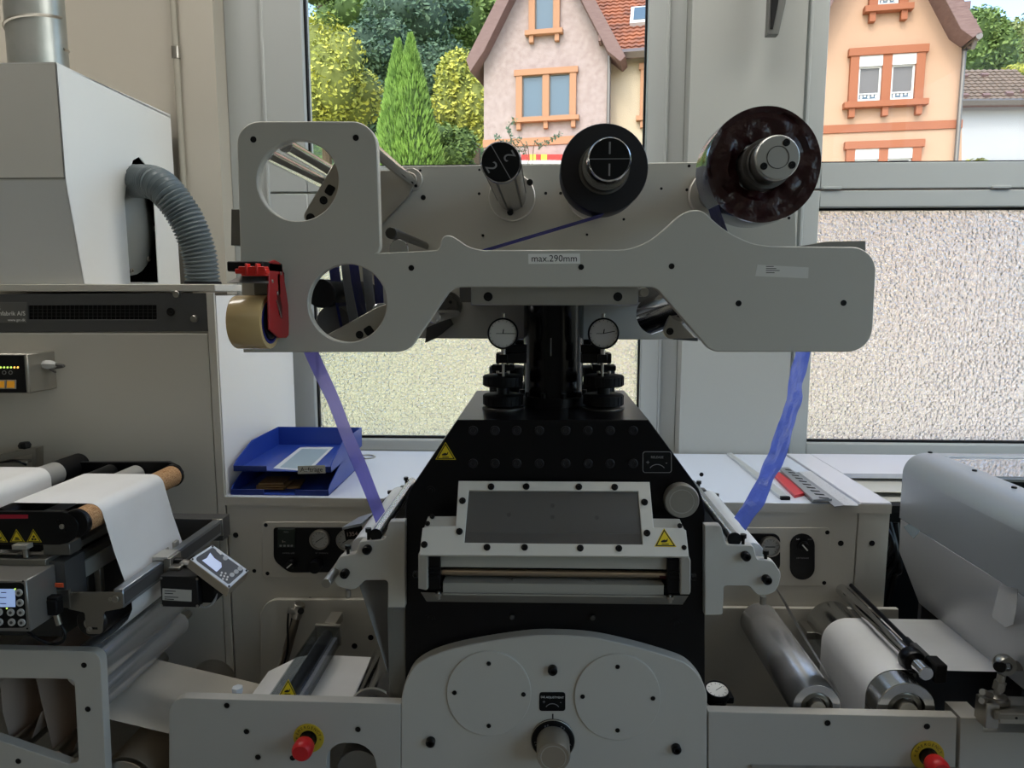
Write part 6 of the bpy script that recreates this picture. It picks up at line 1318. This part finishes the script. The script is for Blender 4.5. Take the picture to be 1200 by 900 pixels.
MB().hexa([(xl1,Yc0,zl1-.002),(1.9,Yc0,zl1-.002),(1.9,Yc1,zl1-.002),(xl1,Yc1,zl1-.002)],[(xl1,Yc0,zl1),(1.9,Yc0,zl1),(1.9,Yc1,zl1),(xl1,Yc1,zl1)]).build('bottom_panel', DARKG, cov2)
MB().bbox(1.25, 1.6, 1.775, 1.85, .0, zl1-.002).build('stand', DARKG, cov2)
MB().bbox(xl1+.01, 1.9, 1.868, 1.885, .02, zl1+.1).build('rear_wall', mat('rear dark grey','3a3a3b',.5), cov2); screw(FY(1.868), 1068, 688, 3, cov2, h=.2) if 0 else None
xq = HXc+.002; fX = Fr((xq+.0015,0,0),(0,-1,0))
def XQ(px, py): q = PX(px, py, xq); return (-q.y, q.z)
tg = tag(MB().plate(fX, [XQ(*p) for p in ((1059,617),(1066,614),(1071,611),(1081,617),(1076,626),(1071,631),(1066,626))], 0, .003, px=False, ch=.0005).build('sticker', mat('foil sticker','aebfc8',.25,.3), None), 'crumpled silvery foil sticker on the seam of the aluminium hood', 'sticker')
fX2 = Fr((PX(1180,700,HXc+.0).x,0,0),(0,-1,0))
sq = []
for px, py in ((1173,684),(1194,690),(1193,709),(1189,731),(1180,735),(1163,722),(1168,703)):
    # on the leaning lower panel
    n = 0; lo_, hi_ = .3, 3
    d = ray(px, py); o1 = Vector((HXc+.006,0,zlo-.09)); e = Vector((xl1,0,zl1))-o1; nn = Vector((-e.z,0,e.x)).normalized(); nn = nn if nn.x < 0 else -nn
    t = (o1-EYE).dot(nn)/d.dot(nn); sq.append(EYE+d*t+nn*.0025)
MB_ = MB().add(sq+[p-nn*.001 for p in sq], [tuple(range(7)), tuple(range(13,6,-1))]+[(i,(i+1)%7,7+(i+1)%7,7+i) for i in range(7)])
tag(MB_.build('tape_patch', mat('clear tape','b6b8bb',.12,0,**{'Coat Weight':1}), None), 'patch of wrinkled clear tape stuck on the lower hood panel', 'tape')
# linkage with rod ends
lk = thing('rod_linkage', 'steel rod end linkage on a bracket in the bottom corner under the hood', 'linkage', P(1170,850,1.40))
yl = 1.40
MB().bbox(P(1152,836,yl).x, P(1168,836,yl).x, yl-.01, yl+.03, P(1160,851,yl).z, P(1160,822,yl).z, .002).build('swivel_block', STEEL, lk)
MB().hexa([P(1160,815,1.46),P(1300,820,1.46),P(1300,838,1.38),P(1172,836,1.38)],[P(1160,820,1.46),P(1300,825,1.46),P(1300,850,1.38),P(1172,848,1.38)]).build('arm_plate', ALUL, lk)
pbox(FY(1.379), 1168, 836, 1300, 848, -.03, 0).build('arm_edge', ALU, lk); screw(FY(1.379), 1191, 841.5, 1.6, lk, h=.3)
w0 = P(1168,819,1.42); MB().lathe(w0-Vector((0,0,.004)), w0+Vector((0,0,.014)), [(0,.024),(.005,.024),(.007,.019),(.012,.019),(.016,.012)], 28).build('hex_washer', STEEL, lk)
MB().cyl(w0, P(1174,790,1.42), .008, 16).build('threaded_rod', STEEL, lk); MB().lathe(P(1170,808,1.42), P(1173,796,1.42), [(0,.012),(.018,.012)], 6).build('lock_nut', STEEL, lk)
e0 = P(1177,779,1.42); MB().lathe(e0+Vector((0,.010,0)), e0-Vector((0,.010,0)), [(0,.010),(0,.019),(.004,.021),(.016,.021),(.02,.019),(.02,.010)], 30, False).build('rod_end', mat('rod end steel','aaa79e',.3,.95), lk)
MB().cyl(e0-Vector((.018,.012,0)), e0+Vector((.004,.012,0)), .011, 14).build('black_bolt', BLACKSCREW, lk); MB().cyl(e0+Vector((-.012,.0,0)), e0+Vector((.006,0,0)), .011, 18).build('ball', CHROME, lk)
MB().cyl(e0+Vector((.016,0,-.002)), P(1300,782,1.42), .010, 18).build('push_rod', mat('push rod grey','8e8b84',.4,.8), lk)
for x, y in ((1151,811),(1150,821)): MB().cyl(P(x,y,1.40), P(x+10,y+4,1.41), .007, 14).build('pivot_pin', STEEL, lk)
# things lying on the right worktop ------------------------------------------------
def lying(name, label, cat, quad, h, m, group=None, base=0, tilt=0):
    p = [PZ(x,y,ZCT+base) for x, y in quad]
    o = MB().hexa([v+Vector((0,0,.0006)) for v in p], [v+Vector((0,0,h)) for v in p]).build(name, m, None)
    return tag(o, label, cat, group)
lying('aluminium_strip', 'thin white aluminium strip with dark end lying slantwise on the worktop', 'strip', [(852,533.5),(857,533),(924,584),(914,585)], .008, mat('bright strip','d2d6d8',.3,.5))
q = PZ(919,584.5,ZCT+.001); tag(MB().bbox(q.x-.013,q.x+.013,q.y-.012,q.y-.002,ZCT+.0006,ZCT+.010,.001).build('black_plug', BLACKM, None), 'small black plug at the near end of the white aluminium strip', 'plug')
lying('red_ruler', 'flat red bar lying between the aluminium strip and the slotted steel rule', 'ruler', [(903,556),(909,553.5),(945,580.5),(931,584)], .009, mat('red lacquer','c6343c',.35))
lying('steel_rule', 'bright metal strip under the red bar with its near end over the worktop edge', 'rule', [(922,563),(930,563),(968,588),(951,589)], .003, mat('steel rule','b5b6b4',.3,.7))
sl2 = thing('slotted_rule', 'grey steel rule with a row of black slots lying on the worktop', 'rule', PZ(945,565,ZCT))
qd = [(912,548),(924,547.5),(975,584.5),(953,585.5)]; p = [PZ(x,y,ZCT+.014) for x, y in qd]
MB().hexa([v-Vector((0,0,.006)) for v in p], p).build('blade', mat('rule grey','9b9fa3',.35,.5), sl2)
for k in range(10):
    t = (k+.7)/10.3; a = p[0].lerp(p[3], t); b_ = p[1].lerp(p[2], t); m1, m2 = a.lerp(b_,.42), a.lerp(b_,.88); dd = (p[3]-p[0])*.03; e_ = Vector((0,0,.0004))
    MB().hexa([m1+e_, m2+dd*1.2+e_, m2+dd*2+e_, m1+dd+e_], [m1+e_*2.5, m2+dd*1.2+e_*2.5, m2+dd*2+e_*2.5, m1+dd+e_*2.5]).build('slot', BLACKM, sl2)
MB().bbox(p[0].x+.005, p[0].x+.04, p[0].y-.03, p[0].y-.005, ZCT+.0005, ZCT+.008).build('spacer', STEEL, sl2); MB().bbox(p[2].x-.035, p[2].x-.005, p[2].y+.01, p[2].y+.03, ZCT+.0005, ZCT+.008).build('spacer', STEEL, sl2)
dt = thing('metal_profile', 'long pale speckled metal profile with folded edge at the seam of the worktop', 'profile', PZ(965,570,ZCT))
qd = [(936,553),(950,552),(1006.5,592.5),(990,592)]; p = [PZ(x,y,ZCT+.005) for x, y in qd]
MB().hexa([v-Vector((0,0,.002)) for v in p], p).build('flange', mat('speckled metal','c5c8cc',.35,.3,noise=(160,'9aa0a8',.55,.75)), dt)
qd2 = [(929,555),(936,553),(990,592),(978,593.5)]; p2 = [PZ(x,y,ZCT+.003) for x, y in qd2]
MB().hexa([v-Vector((0,0,.002)) for v in p2], [p2[0],p[0],p[3],p2[3]]).build('folded_edge', mat('fold grey','8e9398',.35,.5), dt)
